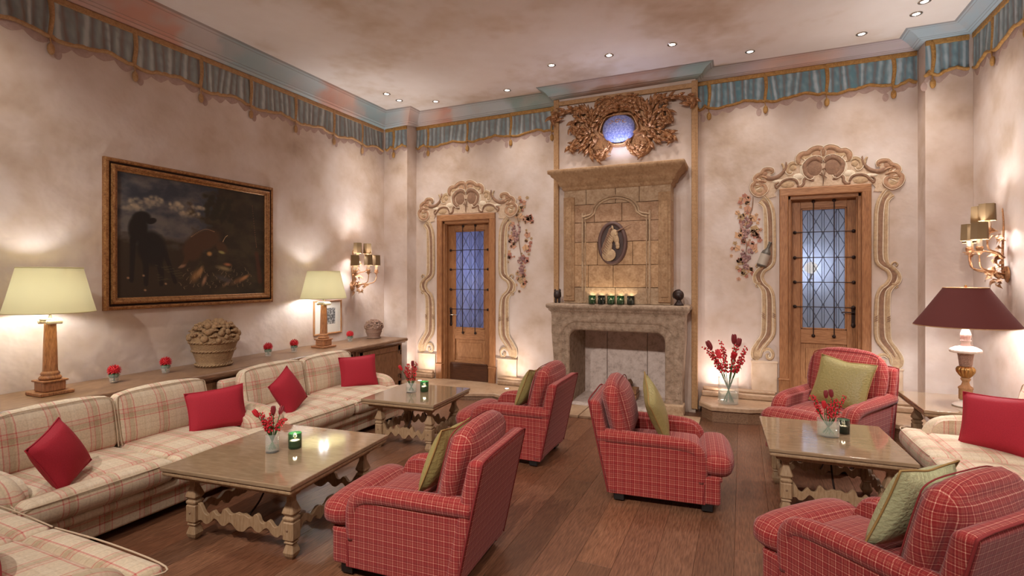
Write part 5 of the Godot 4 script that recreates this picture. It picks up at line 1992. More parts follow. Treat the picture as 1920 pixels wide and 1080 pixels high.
# ============================================================================
#  pictures
# ============================================================================
func dab(im: Image, cx: float, cy: float, rx: float, ry: float, ang: float, col: Color, soft := 0.35, alpha := 1.0) -> void:
	var w := im.get_width()
	var h := im.get_height()
	var m := maxf(rx, ry) + 1
	var ca := cos(ang)
	var sa := sin(ang)
	for y in range(maxi(0, int(cy - m)), mini(h, int(cy + m) + 1)):
		for x in range(maxi(0, int(cx - m)), mini(w, int(cx + m) + 1)):
			var dx := x - cx
			var dy := y - cy
			var a := (dx * ca + dy * sa) / rx
			var b := (-dx * sa + dy * ca) / ry
			var d := sqrt(a * a + b * b)
			if d < 1.0:
				var k := clampf((1.0 - d) / soft, 0.0, 1.0) * alpha
				im.set_pixel(x, y, im.get_pixel(x, y).lerp(col, k))


func stroke(im: Image, pts: Array, r0: float, r1: float, col: Color, alpha := 0.9) -> void:
	var p := smooth2(pts, 10)
	for i in p.size():
		var r := lerpf(r0, r1, float(i) / p.size())
		dab(im, p[i].x, p[i].y, r, r, 0, col, 0.5, alpha)


func hunting_picture() -> ImageTexture:
	var w := 448
	var h := 320
	var im := Image.create(w, h, true, Image.FORMAT_RGB8)
	var f := FastNoiseLite.new()
	f.seed = 4
	f.frequency = 0.012
	f.fractal_octaves = 5
	for y in h:
		for x in w:
			var k := f.get_noise_2d(x, y * 1.6)
			var ground := Color(0.13, 0.10, 0.07)
			var c := Color(0.13, 0.14, 0.17).lerp(Color(0.27, 0.255, 0.25), clampf(0.25 + k * 1.2 + y / 260.0, 0, 1))
			if y > 150:
				c = c.lerp(ground, clampf((y - 150) / 40.0 + k, 0, 1))
			# dark wood to the right
			var wood := clampf((x - 205 + k * 90 - maxf(0, 80 - y) * 0.5) / 40.0, 0, 1)
			c = c.lerp(Color(0.10, 0.075, 0.05).lerp(Color(0.15, 0.12, 0.08), clampf(0.5 + k * 1.5, 0, 1)), wood)
			im.set_pixel(x, y, c)
	# clouds: heaps of small puffs
	var r := RandomNumberGenerator.new()
	r.seed = 12
	for e in [[64, 74, 34, 15], [92, 64, 22, 16], [152, 72, 20, 14], [188, 88, 34, 8], [40, 88, 26, 9], [226, 68, 26, 6]]:
		for k in 34:
			var px: float = e[0] + r.randf_range(-1, 1) * e[2]
			var py: float = e[1] + r.randf_range(-1, 1) * e[3] * (1.0 - 0.5 * absf(px - e[0]) / e[2])
			var rad := r.randf_range(4, 10)
			dab(im, px, py, rad, rad * 0.75, 0.1, Color(0.5, 0.45, 0.37).lerp(Color(0.3, 0.28, 0.27), clampf((py - e[1]) / e[3] * 0.6 + 0.3, 0, 1)), 0.9, 0.5)
	for e in [[110, 116, 70, 18], [170, 140, 60, 16], [80, 104, 60, 10]]:
		dab(im, e[0], e[1], e[2], e[3], 0.1, Color(0.27, 0.25, 0.24), 0.9, 0.7)
	# foliage
	for i in 60:
		dab(im, 240 + (i * 37) % 90, 30 + (i * 53) % 70, 12, 7, i, Color(0.09, 0.08, 0.05), 0.6, 0.8)
	# dark hound standing with its back to us
	var dog := Color(0.055, 0.045, 0.045)
	dab(im, 62, 110, 26, 17, -0.1, dog, 0.3)
	dab(im, 86, 118, 16, 9, -0.35, dog, 0.3)
	dab(im, 52, 140, 27, 40, 0.1, dog, 0.25)
	dab(im, 88, 190, 42, 52, -0.25, dog, 0.25)
	for l in [[[40, 170, 38, 230, 36, 275], 10.0], [[70, 210, 72, 250, 72, 285], 11.0], [[104, 220, 112, 255, 112, 286], 11.0], [[122, 200, 136, 240, 150, 280], 8.0]]:
		stroke(im, l[0], l[1], 6, dog)
	# brown hound bending over the game
	var tan := Color(0.19, 0.125, 0.08)
	dab(im, 236, 160, 66, 34, -0.35, tan, 0.3)
	dab(im, 200, 190, 34, 36, 0.4, tan, 0.3)
	dab(im, 292, 178, 28, 18, 0.7, tan, 0.35)
	stroke(im, [186, 205, 180, 222, 170, 236], 10, 6, tan)
	stroke(im, [196, 152, 236, 128, 268, 132], 1.5, 1.5, Color(0.5, 0.38, 0.26))
	stroke(im, [296, 160, 304, 146, 312, 140], 1.5, 1.0, Color(0.6, 0.5, 0.36))
	dab(im, 252, 198, 11, 9, 0, Color(0.46, 0.34, 0.2), 0.6)
	dab(im, 292, 192, 15, 6, 0.2, Color(0.4, 0.38, 0.22), 0.6)
	# heap of birds and hares
	for e in [[210, 262, 30, 16, -0.9, 0.45, 0.33, 0.2], [224, 250, 22, 10, -1.1, 0.54, 0.4, 0.26], [236, 276, 8, 22, 0.4, 0.52, 0.38, 0.28], [300, 240, 34, 9, 0.2, 0.46, 0.4, 0.28], [312, 228, 18, 7, 0.1, 0.55, 0.34, 0.22], [350, 276, 40, 12, -0.4, 0.36, 0.25, 0.16], [372, 268, 26, 8, -0.5, 0.55, 0.38, 0.24], [310, 284, 24, 7, -0.7, 0.42, 0.32, 0.24], [300, 272, 40, 12, 0.3, 0.22, 0.2, 0.2], [170, 236, 16, 6, -0.4, 0.45, 0.34, 0.26]]:
		dab(im, e[0], e[1], e[2], e[3], e[4], Color(e[5], e[6], e[7]) * 0.85, 0.7, 0.9)
	for i in 46:
		var x := 160 + (i * 47) % 240
		var y := 240 + (i * 29) % 60
		stroke(im, [x, y, x + 5 - (i * 7) % 10, y - 5, x + 9 - (i * 7) % 18, y - 9], 1.6, 0.9, Color(0.42, 0.35, 0.26), 0.3)
	stroke(im, [400, 40, 408, 110, 416, 170], 1.6, 2.0, Color(0.45, 0.28, 0.2), 0.7)
	stroke(im, [416, 190, 424, 240, 430, 280], 10, 12, Color(0.2, 0.1, 0.06), 0.5)
	for e in [[28, 268], [66, 262], [70, 300], [124, 284]]:
		dab(im, e[0], e[1], 5, 4, 0.3, Color(0.5, 0.38, 0.28), 0.7, 0.8)
	for i in 30:
		dab(im, 100 + (i * 31) % 70, 235 + (i * 17) % 40, 7, 2, 0.2, Color(0.27, 0.24, 0.15), 0.8, 0.5)
	for y in h:
		for x in w:
			var c := im.get_pixel(x, y)
			im.set_pixel(x, y, Color(minf(1.0, c.r * 1.45 + 0.01), minf(1.0, c.g * 1.45 + 0.01), minf(1.0, c.b * 1.45 + 0.01)))
	im.generate_mipmaps()
	return ImageTexture.create_from_image(im)


func engraving() -> ImageTexture:
	var n := 128
	var im := Image.create(n, n, true, Image.FORMAT_RGB8)
	var f := FastNoiseLite.new()
	f.seed = 9
	f.frequency = 0.045
	f.fractal_octaves = 4
	for y in n:
		for x in n:
			var k := f.get_noise_2d(x, y) + 0.35 * f.get_noise_2d(x * 3 + 40, y * 3)
			var hatch := 0.1 * sin((x + y) * 1.3) + 0.1 * sin(x * 0.21 + 2.0 * sin(y * 0.13))
			var v := clampf(0.52 + k * 0.55 + hatch - 0.12 * sin(PI * y / n), 0.2, 0.85)
			im.set_pixel(x, y, Color(v, v * 0.98, v * 0.94))
	im.generate_mipmaps()
	return ImageTexture.create_from_image(im)


# moulded frame: mitred bars
func frame_bars(t: Node3D, w: float, h: float, prof: Array, m: Material, called := "frame_bar") -> void:
	# prof: (inset from the outer edge, height); hw/hh are the outer half sizes
	for side in 4:
		var hw := w / 2 if side % 2 == 0 else h / 2
		var hh := h / 2 if side % 2 == 0 else w / 2
		var P := PackedVector3Array()
		for q in prof:
			P.append(Vector3(-hw + q[0], -hh + q[0], q[1]))
			P.append(Vector3(hw - q[0], -hh + q[0], q[1]))
		var g := Geo.new()
		for i in prof.size() - 1:
			var d: Vector3 = P[i * 2 + 2] - P[i * 2]
			g.quad(P[i * 2], P[i * 2 + 1], P[i * 2 + 3], P[i * 2 + 2], Vector3(0, -d.z, d.y).normalized())
		g.moved(Transform3D(Basis(Vector3.BACK, PI / 2 * side), Vector3.ZERO))
		part(g, called, m, t)


func build_pictures() -> void:
	var t := thing("large_painting", "large dark hunting scene painting with two hounds in a gilded frame", "painting", W(LEFT, 1.965, 3.52), PI / 2)
	var w := 1.735
	var h := 1.31
	frame_bars(t, w, h, [[0.0, 0.0], [0.0, 0.03], [0.008, 0.042], [0.022, 0.045], [0.034, 0.04]], M.gilt_frame)
	frame_bars(t, w, h, [[0.034, 0.04], [0.036, 0.024], [0.046, 0.02], [0.05, 0.026]], M.frame_dark, "frame_groove")
	frame_bars(t, w, h, [[0.05, 0.026], [0.056, 0.048], [0.07, 0.054], [0.084, 0.046], [0.09, 0.034], [0.1, 0.03], [0.106, 0.024], [0.106, 0.012]], M.gilt_frame, "inner_frame_bar")
	var g := Geo.new()
	var cw := w / 2 - 0.1
	var ch := h / 2 - 0.1
	g.quad(Vector3(-cw, -ch, 0.014), Vector3(cw, -ch, 0.014), Vector3(cw, ch, 0.014), Vector3(-cw, ch, 0.014), Vector3(0, 0, 1))
	var m := plain(Color.WHITE, 0.6)
	m.albedo_texture = hunting_picture()
	part(g, "canvas", m, t, "dark oil painting of two hounds and dead game")
	g = Geo.new()
	g.rbox(Vector3(0, 0, 0.006), Vector3(w - 0.01, h - 0.01, 0.01), 0.002)
	part(g, "backing_board", M.frame_dark, t)
	t = thing("small_engraving", "small black and white engraving in a wooden frame behind the column lamp", "picture", W(LEFT, 1.07, 5.28), PI / 2)
	w = 0.5
	h = 0.44
	frame_bars(t, w, h, [[0.0, 0.0], [0.0, 0.02], [0.006, 0.024], [0.016, 0.02], [0.02, 0.012]], M.pine_pale)
	g = Geo.new()
	g.rbox(Vector3(0, 0, 0.006), Vector3(w - 0.02, h - 0.02, 0.012), 0.002)
	part(g, "mat", M.paper, t)
	g = Geo.new()
	g.quad(Vector3(-0.13, -0.09, 0.0125), Vector3(0.13, -0.09, 0.0125), Vector3(0.13, 0.12, 0.0125), Vector3(-0.13, 0.12, 0.0125), Vector3(0, 0, 1))
	m = plain(Color.WHITE, 0.6)
	m.albedo_texture = engraving()
	part(g, "print", m, t)
	g = Geo.new()
	g.quad(Vector3(-0.23, -0.2, 0.015), Vector3(0.23, -0.2, 0.015), Vector3(0.23, 0.2, 0.015), Vector3(-0.23, 0.2, 0.015), Vector3(0, 0, 1))
	part(g, "glass", glass(Color(1, 1, 1), 0.06), t)


# ============================================================================
#  rococo door surrounds
# ============================================================================
const ORN := {
	"crown": [0.009, 2.939, 0.001, 2.989, 0.026, 3.025, 0.073, 3.032, 0.123, 3.011, 0.157, 2.981, 0.206, 2.980, 0.244, 2.946, 0.249, 2.902, 0.235, 2.860],
	"heart": [0.014, 2.860, 0.031, 2.902, 0.073, 2.921, 0.123, 2.908, 0.165, 2.871, 0.186, 2.825, 0.177, 2.772, 0.153, 2.731, 0.123, 2.709, 0.107, 2.734],
	"lip": [0.090, 2.667, 0.123, 2.684, 0.165, 2.705, 0.190, 2.684, 0.192, 2.645, 0.215, 2.617, 0.244, 2.619, 0.235, 2.647],
	"shoulder": [0.239, 2.859, 0.289, 2.884, 0.329, 2.870, 0.355, 2.830, 0.350, 2.787, 0.325, 2.773, 0.313, 2.795],
	"horn": [0.366, 2.905, 0.363, 2.853, 0.386, 2.803, 0.426, 2.757, 0.482, 2.728, 0.538, 2.728, 0.585, 2.758],
	"tip": [0.414, 2.889, 0.401, 2.878, 0.388, 2.846, 0.390, 2.817],
	"shell": [0.530, 2.786, 0.506, 2.796, 0.510, 2.826, 0.545, 2.839, 0.593, 2.832, 0.624, 2.792, 0.666, 2.774, 0.693, 2.734, 0.686, 2.698, 0.718, 2.658, 0.718, 2.611, 0.690, 2.566, 0.639, 2.542, 0.593, 2.564, 0.569, 2.603, 0.585, 2.649, 0.624, 2.656],
	"rib": [0.553, 2.727, 0.600, 2.752, 0.639, 2.758],
	"rib_low": [0.569, 2.688, 0.624, 2.707, 0.670, 2.704],
	"arch": [0.249, 2.631, 0.264, 2.681, 0.305, 2.704, 0.354, 2.705, 0.402, 2.684, 0.434, 2.646, 0.466, 2.611],
	"curl": [0.426, 2.671, 0.458, 2.668, 0.476, 2.643, 0.466, 2.611, 0.446, 2.617],
	"inner": [0.588, 2.543, 0.545, 2.489, 0.508, 2.401, 0.488, 2.277, 0.484, 2.049, 0.484, 1.832, 0.498, 1.746, 0.541, 1.695, 0.588, 1.661, 0.611, 1.593, 0.583, 1.525, 0.531, 1.473, 0.498, 1.388, 0.488, 1.251, 0.484, 1.022, 0.498, 0.921, 0.545, 0.843, 0.602, 0.756, 0.621, 0.667],
	"outer": [0.649, 2.460, 0.607, 2.429, 0.583, 2.357, 0.578, 2.046, 0.578, 1.819, 0.597, 1.728, 0.644, 1.688, 0.690, 1.621, 0.690, 1.548, 0.644, 1.503, 0.607, 1.440, 0.597, 1.310, 0.602, 1.027, 0.616, 0.915, 0.667, 0.833, 0.714, 0.740, 0.709, 0.662, 0.663, 0.625],
	"middle": [0.607, 2.485, 0.555, 2.409, 0.536, 2.274, 0.531, 2.047, 0.531, 1.820, 0.550, 1.746, 0.597, 1.711, 0.639, 1.672, 0.658, 1.604, 0.635, 1.536, 0.583, 1.491, 0.550, 1.422, 0.541, 1.252, 0.545, 0.997, 0.564, 0.912, 0.611, 0.836, 0.658, 0.748],
	"knob": [0.635, 1.677, 0.625, 1.728, 0.653, 1.756, 0.677, 1.728, 0.658, 1.700],
	"knob_low": [0.625, 1.525, 0.663, 1.520, 0.677, 1.491, 0.653, 1.474],
	"volute": [0.607, 0.734, 0.569, 0.765, 0.522, 0.757, 0.498, 0.710, 0.512, 0.660, 0.550, 0.656, 0.564, 0.697, 0.541, 0.713],
	"plate": [0.001, 2.979, 0.026, 3.023, 0.073, 3.031, 0.123, 3.008, 0.157, 2.979, 0.206, 2.978, 0.243, 2.944, 0.249, 2.899, 0.289, 2.884, 0.329, 2.868, 0.355, 2.825, 0.386, 2.800, 0.426, 2.755, 0.482, 2.727, 0.522, 2.758, 0.510, 2.816, 0.545, 2.838, 0.593, 2.830, 0.624, 2.790, 0.666, 2.772, 0.693, 2.733, 0.686, 2.698, 0.718, 2.656, 0.717, 2.611, 0.690, 2.568, 0.639, 2.543, 0.600, 2.507, 0.466, 2.515, 0.458, 2.592, 0.001, 2.605]}


func orn_path(key: String, s: float, sx: float, fy: Callable, per := 5) -> PackedVector2Array:
	var p := smooth2(ORN[key], per)
	for i in p.size():
		p[i] = Vector2(p[i].x * s * sx, fy.call(p[i].y))
	return p


func surround(label: String, uc: float, sx: float, fy: Callable, foot: float) -> void:
	var t := thing("door_surround", label, "door surround", W(uc, foot, BACK))
	var base := Vector3(0, -foot, 0)
	var sh := Transform3D(Basis(), base)
	for s in [-1.0, 1.0]:
		var g := Geo.new()
		var pl := orn_path("plate", s, sx, fy, 2)
		g.slab(pl, 0.0, 0.008, 0.003)
		part(g.moved(sh), "crest_plate", M.orn_plate, t)
		# side shaft plate between the outer and inner mouldings
		var a := orn_path("outer", s, sx, fy, 3)
		var b := orn_path("inner", s, sx, fy, 3)
		b.reverse()
		a.append_array(b)
		g = Geo.new()
		g.slab(a, 0.0, 0.007, 0.0)
		part(g.moved(sh), "shaft_plate", M.orn_tan, t)
		for e in [["crown", 0.06, 0.065, 0.02, "scroll", M.orn_shell], ["heart", 0.062, 0.05, 0.018, "scroll", M.orn_brown], ["lip", 0.04, 0.03, 0.014, "scroll", M.orn_brown], ["shoulder", 0.046, 0.034, 0.014, "scroll", M.orn_tan],
				["horn", 0.022, 0.065, 0.018, "leaf_horn", M.orn_brown], ["tip", 0.02, 0.032, 0.012, "leaf_horn", M.orn_tan], ["shell", 0.046, 0.062, 0.02, "shell_scroll", M.orn_shell], ["rib", 0.03, 0.02, 0.02, "shell_rib", M.orn_shell], ["rib_low", 0.03, 0.02, 0.02, "shell_rib", M.orn_shell],
				["arch", 0.034, 0.03, 0.016, "scroll", M.orn_brown], ["curl", 0.026, 0.02, 0.02, "scroll", M.orn_brown],
				["inner", 0.036, 0.036, 0.016, "shaft_moulding", M.orn_tan], ["middle", 0.05, 0.056, 0.008, "shaft_moulding", M.orn_brown], ["outer", 0.036, 0.042, 0.016, "shaft_moulding", M.orn_tan],
				["knob", 0.02, 0.016, 0.02, "scroll", M.orn_tan], ["knob_low", 0.02, 0.014, 0.02, "scroll", M.orn_tan], ["volute", 0.04, 0.026, 0.015, "volute", M.orn_tan]]:
			g = Geo.new()
			g.band(orn_path(e[0], s, sx, fy), e[1], e[2], 0.005, e[3])
			part(g.moved(sh), e[4], e[5], t)
			# thin pale edge riding on the larger scrolls
			if e[1] > 0.033:
				g = Geo.new()
				var p := orn_path(e[0], s, sx, fy)
				var q := PackedVector2Array()
				for i in p.size():
					var d := (p[mini(i + 1, p.size() - 1)] - p[maxi(i - 1, 0)]).normalized()
					q.append(p[i] + Vector2(-d.y, d.x) * s * e[1] * 0.42)
				g.band(q, 0.011, 0.011, 0.008, e[3] * 0.8)
				part(g.moved(sh), "pale_edge", M.orn_light, t)
		# ochre and brown hollows of the shells
		for e in [[0.085, 2.81, 0.075, 0.09, M.orn_brown], [0.06, 2.96, 0.05, 0.045, M.orn_shell], [0.16, 2.935, 0.06, 0.035, M.orn_tan], [0.2, 2.8, 0.03, 0.08, M.orn_light], [0.24, 2.73, 0.06, 0.035, M.orn_light], [0.45, 2.69, 0.06, 0.02, M.orn_light], [0.645, 2.69, 0.055, 0.065, M.orn_shell], [0.6, 2.79, 0.045, 0.035, M.orn_shell], [0.645, 2.6, 0.04, 0.035, M.orn_tan], [0.35, 2.645, 0.075, 0.04, M.orn_tan], [0.295, 2.83, 0.035, 0.035, M.orn_tan]]:
			g = Geo.new()
			g.blob(Vector3(e[0] * s * sx, fy.call(e[1]), 0.006), Vector3(e[2], e[3], 0.012), 1, 1, 6, 18)
			part(g.moved(sh), "shell_hollow", e[4], t)
		# shell flutes
		for k in 6:
			var ang := -0.5 + k * 0.3
			var c := Vector2(0.57 * s * sx, fy.call(2.66))
			var d := Vector2(cos(ang) * s, sin(ang))
			g = Geo.new()
			g.band(PackedVector2Array([c + d * 0.05, c + d * 0.09, c + d * 0.125]), 0.012, 0.024, 0.008, 0.014)
			part(g.moved(sh), "shell_flute", M.orn_light if k % 2 == 0 else M.orn_tan, t)
		for k in 5:
			var ang := 0.5 + k * 0.42
			var c := Vector2(0.09 * s * sx, fy.call(2.79))
			var d := Vector2(cos(ang) * s, sin(ang))
			g = Geo.new()
			g.band(PackedVector2Array([c + d * 0.11, c + d * 0.145, c + d * 0.175]), 0.014, 0.022, 0.008, 0.014)
			part(g.moved(sh), "shell_flute", M.orn_tan if k % 2 == 0 else M.orn_light, t)
		# cross cords half way down the lower shaft
		for o in [0.49, 0.6]:
			for k in 3:
				g = Geo.new()
				var y: float = fy.call(1.13 + k * 0.022)
				g.band(PackedVector2Array([Vector2((o - 0.018) * s * sx, y - 0.012), Vector2(o * s * sx, y), Vector2((o + 0.018) * s * sx, y + 0.012)]), 0.012, 0.012, 0.012, 0.022)
				part(g.moved(sh), "cord_wrap", M.orn_brown, t)
		# pedestal below the volutes
		var top: float = fy.call(0.63)
		g = Geo.new()
		g.rbox(Vector3(s * sx * 0.59, (top + foot) / 2, 0.012), Vector3(0.27 * sx, top - foot, 0.024), 0.008, 2)
		g.rbox(Vector3(s * sx * 0.59, top - 0.012, 0.016), Vector3(0.285 * sx, 0.022, 0.032), 0.008, 2)
		part(g.moved(sh), "pedestal", M.pedestal, t)
	# small thorn-like spray in the middle of the crest
	for e in [[-0.02, 2.76, 0.0, 2.7, 0.0, 2.62], [0.02, 2.77, 0.005, 2.7, 0.0, 2.62], [-0.04, 2.74, 0.0, 2.72, 0.035, 2.69], [-0.012, 2.79, 0.01, 2.8, 0.022, 2.785]]:
		var g := Geo.new()
		var p := smooth2(e, 4)
		for i in p.size():
			p[i] = Vector2(p[i].x * sx, fy.call(p[i].y))
		g.band(p, 0.016, 0.004, 0.012, 0.012)
		part(g.moved(sh), "sprig", M.orn_brown, t)


func vine_leaf(parent: Node3D, at: Vector2, size: float, ang: float, m: Material) -> void:
	var p := PackedVector2Array()
	for k in 15:
		var a := TAU * k / 15
		var r := size * (0.84 + 0.16 * cos(a * 5.0)) * (1.0 if absf(a - PI) > 0.4 else 0.55)
		p.append(at + Vector2(cos(a + ang), sin(a + ang)) * r)
	var g := Geo.new()
	g.slab(p, 0.002, 0.007)
	var o := part(g, "leaf", m, parent)
	g = Geo.new()
	var d := Vector2(cos(ang), sin(ang))
	g.band(PackedVector2Array([at - d * size * 0.6, at, at + d * size * 0.75]), 0.006, 0.004, 0.007, 0.003, false, 3)
	part(g, "leaf_vein", M.orn_brown, o)


func vine(label: String, stem: Array, leaves: Array, grapes: Array, seed_: int) -> void:
	var t := thing("painted_vine", label, "vine", W(stem[0], 0, BACK))
	t.position.y = stem[1] - 0.9
	var o := Vector2(stem[0], t.position.y)
	var r := RandomNumberGenerator.new()
	r.seed = seed_
	var leaf_mats := [M.vine_a, M.vine_b, M.vine_c, M.vine_d]
	var p := smooth2(stem, 5)
	for i in p.size():
		p[i] -= o
	var g := Geo.new()
	g.band(p, 0.014, 0.008, 0.003, 0.01)
	part(g, "stem", M.orn_brown, t)
	for i in range(0, leaves.size(), 2):
		vine_leaf(t, Vector2(leaves[i], leaves[i + 1]) - o, r.randf_range(0.04, 0.062), r.randf() * TAU, leaf_mats[r.randi() % 4])
		for k in 5:
			vine_leaf(t, Vector2(leaves[i] + r.randf_range(-0.075, 0.075), leaves[i + 1] + r.randf_range(-0.09, 0.09)) - o, r.randf_range(0.016, 0.034), r.randf() * TAU, leaf_mats[r.randi() % 4])
	for i in range(0, grapes.size(), 2):
		for k in 34:
			var f := r.randf()
			var w := 0.075 * (1.0 - f * 0.75)
			var c := Vector2(grapes[i] + r.randf_range(-w, w), grapes[i + 1] + 0.1 - f * 0.24) - o
			g = Geo.new()
			g.blob(Vector3(c.x, c.y, 0.011), Vector3(0.017, 0.017, 0.009), 1, 1, 5, 8)
			part(g, "grape", M.grape_a if r.randf() < 0.6 else M.grape_b, t)


func build_surrounds() -> void:
	M.vine_a = plain(rgb8(186, 138, 112), 0.85)
	M.vine_b = plain(rgb8(172, 142, 104), 0.85)
	M.vine_c = plain(rgb8(198, 156, 120), 0.85)
	M.vine_d = plain(rgb8(172, 112, 94), 0.85)
	M.grape_a = plain(rgb8(134, 98, 96), 0.7)
	M.grape_b = plain(rgb8(166, 128, 118), 0.7)
	surround("carved cream and ochre rococo surround of the wide door, with pedestals", 0.825, 1.0, func(y: float) -> float: return y, 0.27)
	surround("carved cream and ochre rococo surround of the narrow door, with pedestals", -3.68, 1.12, func(y: float) -> float: return 0.45 + (y - 0.63) * 1.05, 0.16)
	vine("painted spray of vine leaves and dark grapes beside the bottle at the wide door", [0.118, 2.533, 0.112, 2.428, 0.095, 2.348, 0.050, 2.214, 0.033, 2.059, 0.050, 1.977, 0.039, 1.841, 0.039, 1.716], [0.050, 2.500, -0.007, 2.297, -0.030, 2.092, -0.053, 1.936, 0.123, 1.957, 0.123, 2.273, 0.135, 2.148, -0.018, 1.779, 0.078, 1.685, 0.022, 1.642, 0.061, 2.387, 0.146, 2.080], [0.039, 2.189, 0.044, 1.828], 5)
	vine("painted spray of rusty vine leaves and grapes between narrow door and fireplace", [-2.980, 2.486, -2.899, 2.467, -2.842, 2.331, -2.842, 2.146, -2.826, 1.997, -2.794, 1.812, -2.778, 1.517], [-2.810, 2.441, -2.738, 2.386, -2.939, 2.335, -2.842, 2.538, -2.762, 2.623, -2.714, 2.179, -2.923, 2.037, -2.980, 1.889, -2.738, 1.995, -2.738, 1.826, -2.794, 1.627, -2.778, 1.480, -2.956, 2.149, -2.683, 2.413, -2.818, 1.553], [-2.882, 2.221, -2.794, 1.775], 8)
	# the bottle painted on the scroll, built as a shallow relief
	var t := thing("painted_bottle", "small tilted grey wine bottle resting on the wide door's scroll", "bottle", W(0.2, 1.72, BACK - 0.062))
	var tilt := Basis(Vector3.BACK, -0.34)
	var g := Geo.new()
	g.lathe([Vector2(0, 0), Vector2(0.048, 0.0), Vector2(0.052, 0.01), Vector2(0.052, 0.15), Vector2(0.045, 0.175), Vector2(0.022, 0.205), Vector2(0.017, 0.22), Vector2(0.016, 0.275), Vector2(0.02, 0.28), Vector2(0.02, 0.292), Vector2(0, 0.292)], 20)
	part(g.moved(Transform3D(tilt * Basis.from_scale(Vector3(1, 1, 0.6)), Vector3.ZERO)), "bottle_glass", plain(rgb8(92, 86, 78), 0.4), t)
	g = Geo.new()
	g.lathe([Vector2(0.0531, 0.02), Vector2(0.0531, 0.145)], 20)
	part(g.moved(Transform3D(tilt * Basis.from_scale(Vector3(1, 1, 0.6)), Vector3.ZERO)), "bottle_wrapper", plain(rgb8(176, 166, 152), 0.8), t)


# ============================================================================
#  gilded crest above the hood
# ============================================================================
const CREST := {
	"stem": [0.335, -0.079, 0.355, 0.008, 0.355, 0.128, 0.384, 0.204, 0.461, 0.243, 0.557, 0.264, 0.651, 0.276, 0.763, 0.255, 0.855, 0.228, 0.882, 0.185, 0.846, 0.161, 0.800, 0.187],
	"inn": [0.350, 0.059, 0.330, 0.151, 0.306, 0.234, 0.266, 0.270, 0.232, 0.244, 0.242, 0.198, 0.281, 0.193],
	"upper": [0.364, 0.137, 0.393, 0.213, 0.442, 0.266, 0.499, 0.267, 0.519, 0.225],
	"fan": [0.364, 0.007, 0.413, 0.091, 0.480, 0.132, 0.557, 0.132, 0.609, 0.066, 0.604, -0.002, 0.557, -0.021, 0.509, 0.009, 0.528, 0.042],
	"fan_low": [0.384, -0.035, 0.442, -0.002, 0.499, 0.001, 0.538, -0.034, 0.509, -0.060],
	"low": [0.355, -0.062, 0.432, -0.090, 0.499, -0.118, 0.557, -0.154, 0.614, -0.180, 0.628, -0.226, 0.595, -0.242, 0.561, -0.209],
	"low_b": [0.364, -0.093, 0.403, -0.157, 0.461, -0.213, 0.509, -0.208],
	"bottom": [0.325, -0.068, 0.296, -0.145, 0.355, -0.211, 0.364, -0.292, 0.315, -0.347, 0.237, -0.380, 0.187, -0.345, 0.217, -0.297, 0.276, -0.303],
	"edge": [0.147, -0.149, 0.107, -0.205, 0.127, -0.268, 0.187, -0.314, 0.246, -0.290],
	"rim": [0.000, -0.235, 0.066, -0.231, 0.117, -0.186, 0.167, -0.121, 0.237, -0.068, 0.217, 0.005, 0.177, 0.080, 0.127, 0.117, 0.000, 0.123],
	"lip": [0.000, 0.194, 0.066, 0.201, 0.147, 0.185, 0.217, 0.105, 0.296, 0.015],
	"top": [0.000, 0.378, 0.026, 0.333, 0.087, 0.325, 0.167, 0.324, 0.217, 0.297],
	"top_b": [0.000, 0.306, 0.066, 0.287, 0.147, 0.276, 0.207, 0.248, 0.246, 0.182],
	"top_c": [0.000, 0.235, 0.056, 0.258, 0.127, 0.238, 0.177, 0.191]}


func acanthus(g: Geo, at: Vector2, dir: Vector2, length: float, width: float, z: float, curl: float) -> void:
	# a cupped leaf with a midrib that lifts off the ground and curls over
	var n := 7
	var side := Vector2(-dir.y, dir.x)
	for s in [-1.0, 1.0]:
		var P := PackedVector3Array()
		for i in n + 1:
			var f := float(i) / n
			var c := at + dir * length * f + side * curl * length * f * f
			var w: float = width * sin(PI * pow(f, 0.7)) * (0.85 + 0.2 * cos(f * 20.0))
			var lift := z + 0.055 * sin(f * PI * 0.8)
			var e: Vector2 = c + side * s * w
			var m: Vector2 = c + side * s * w * 0.5
			P.append_array([Vector3(c.x, c.y, lift), Vector3(m.x, m.y, lift + 0.016), Vector3(e.x, e.y, lift - 0.014)])
		g.grid(P, n + 1, 3, false, false, Vector3(0, 0, 1))


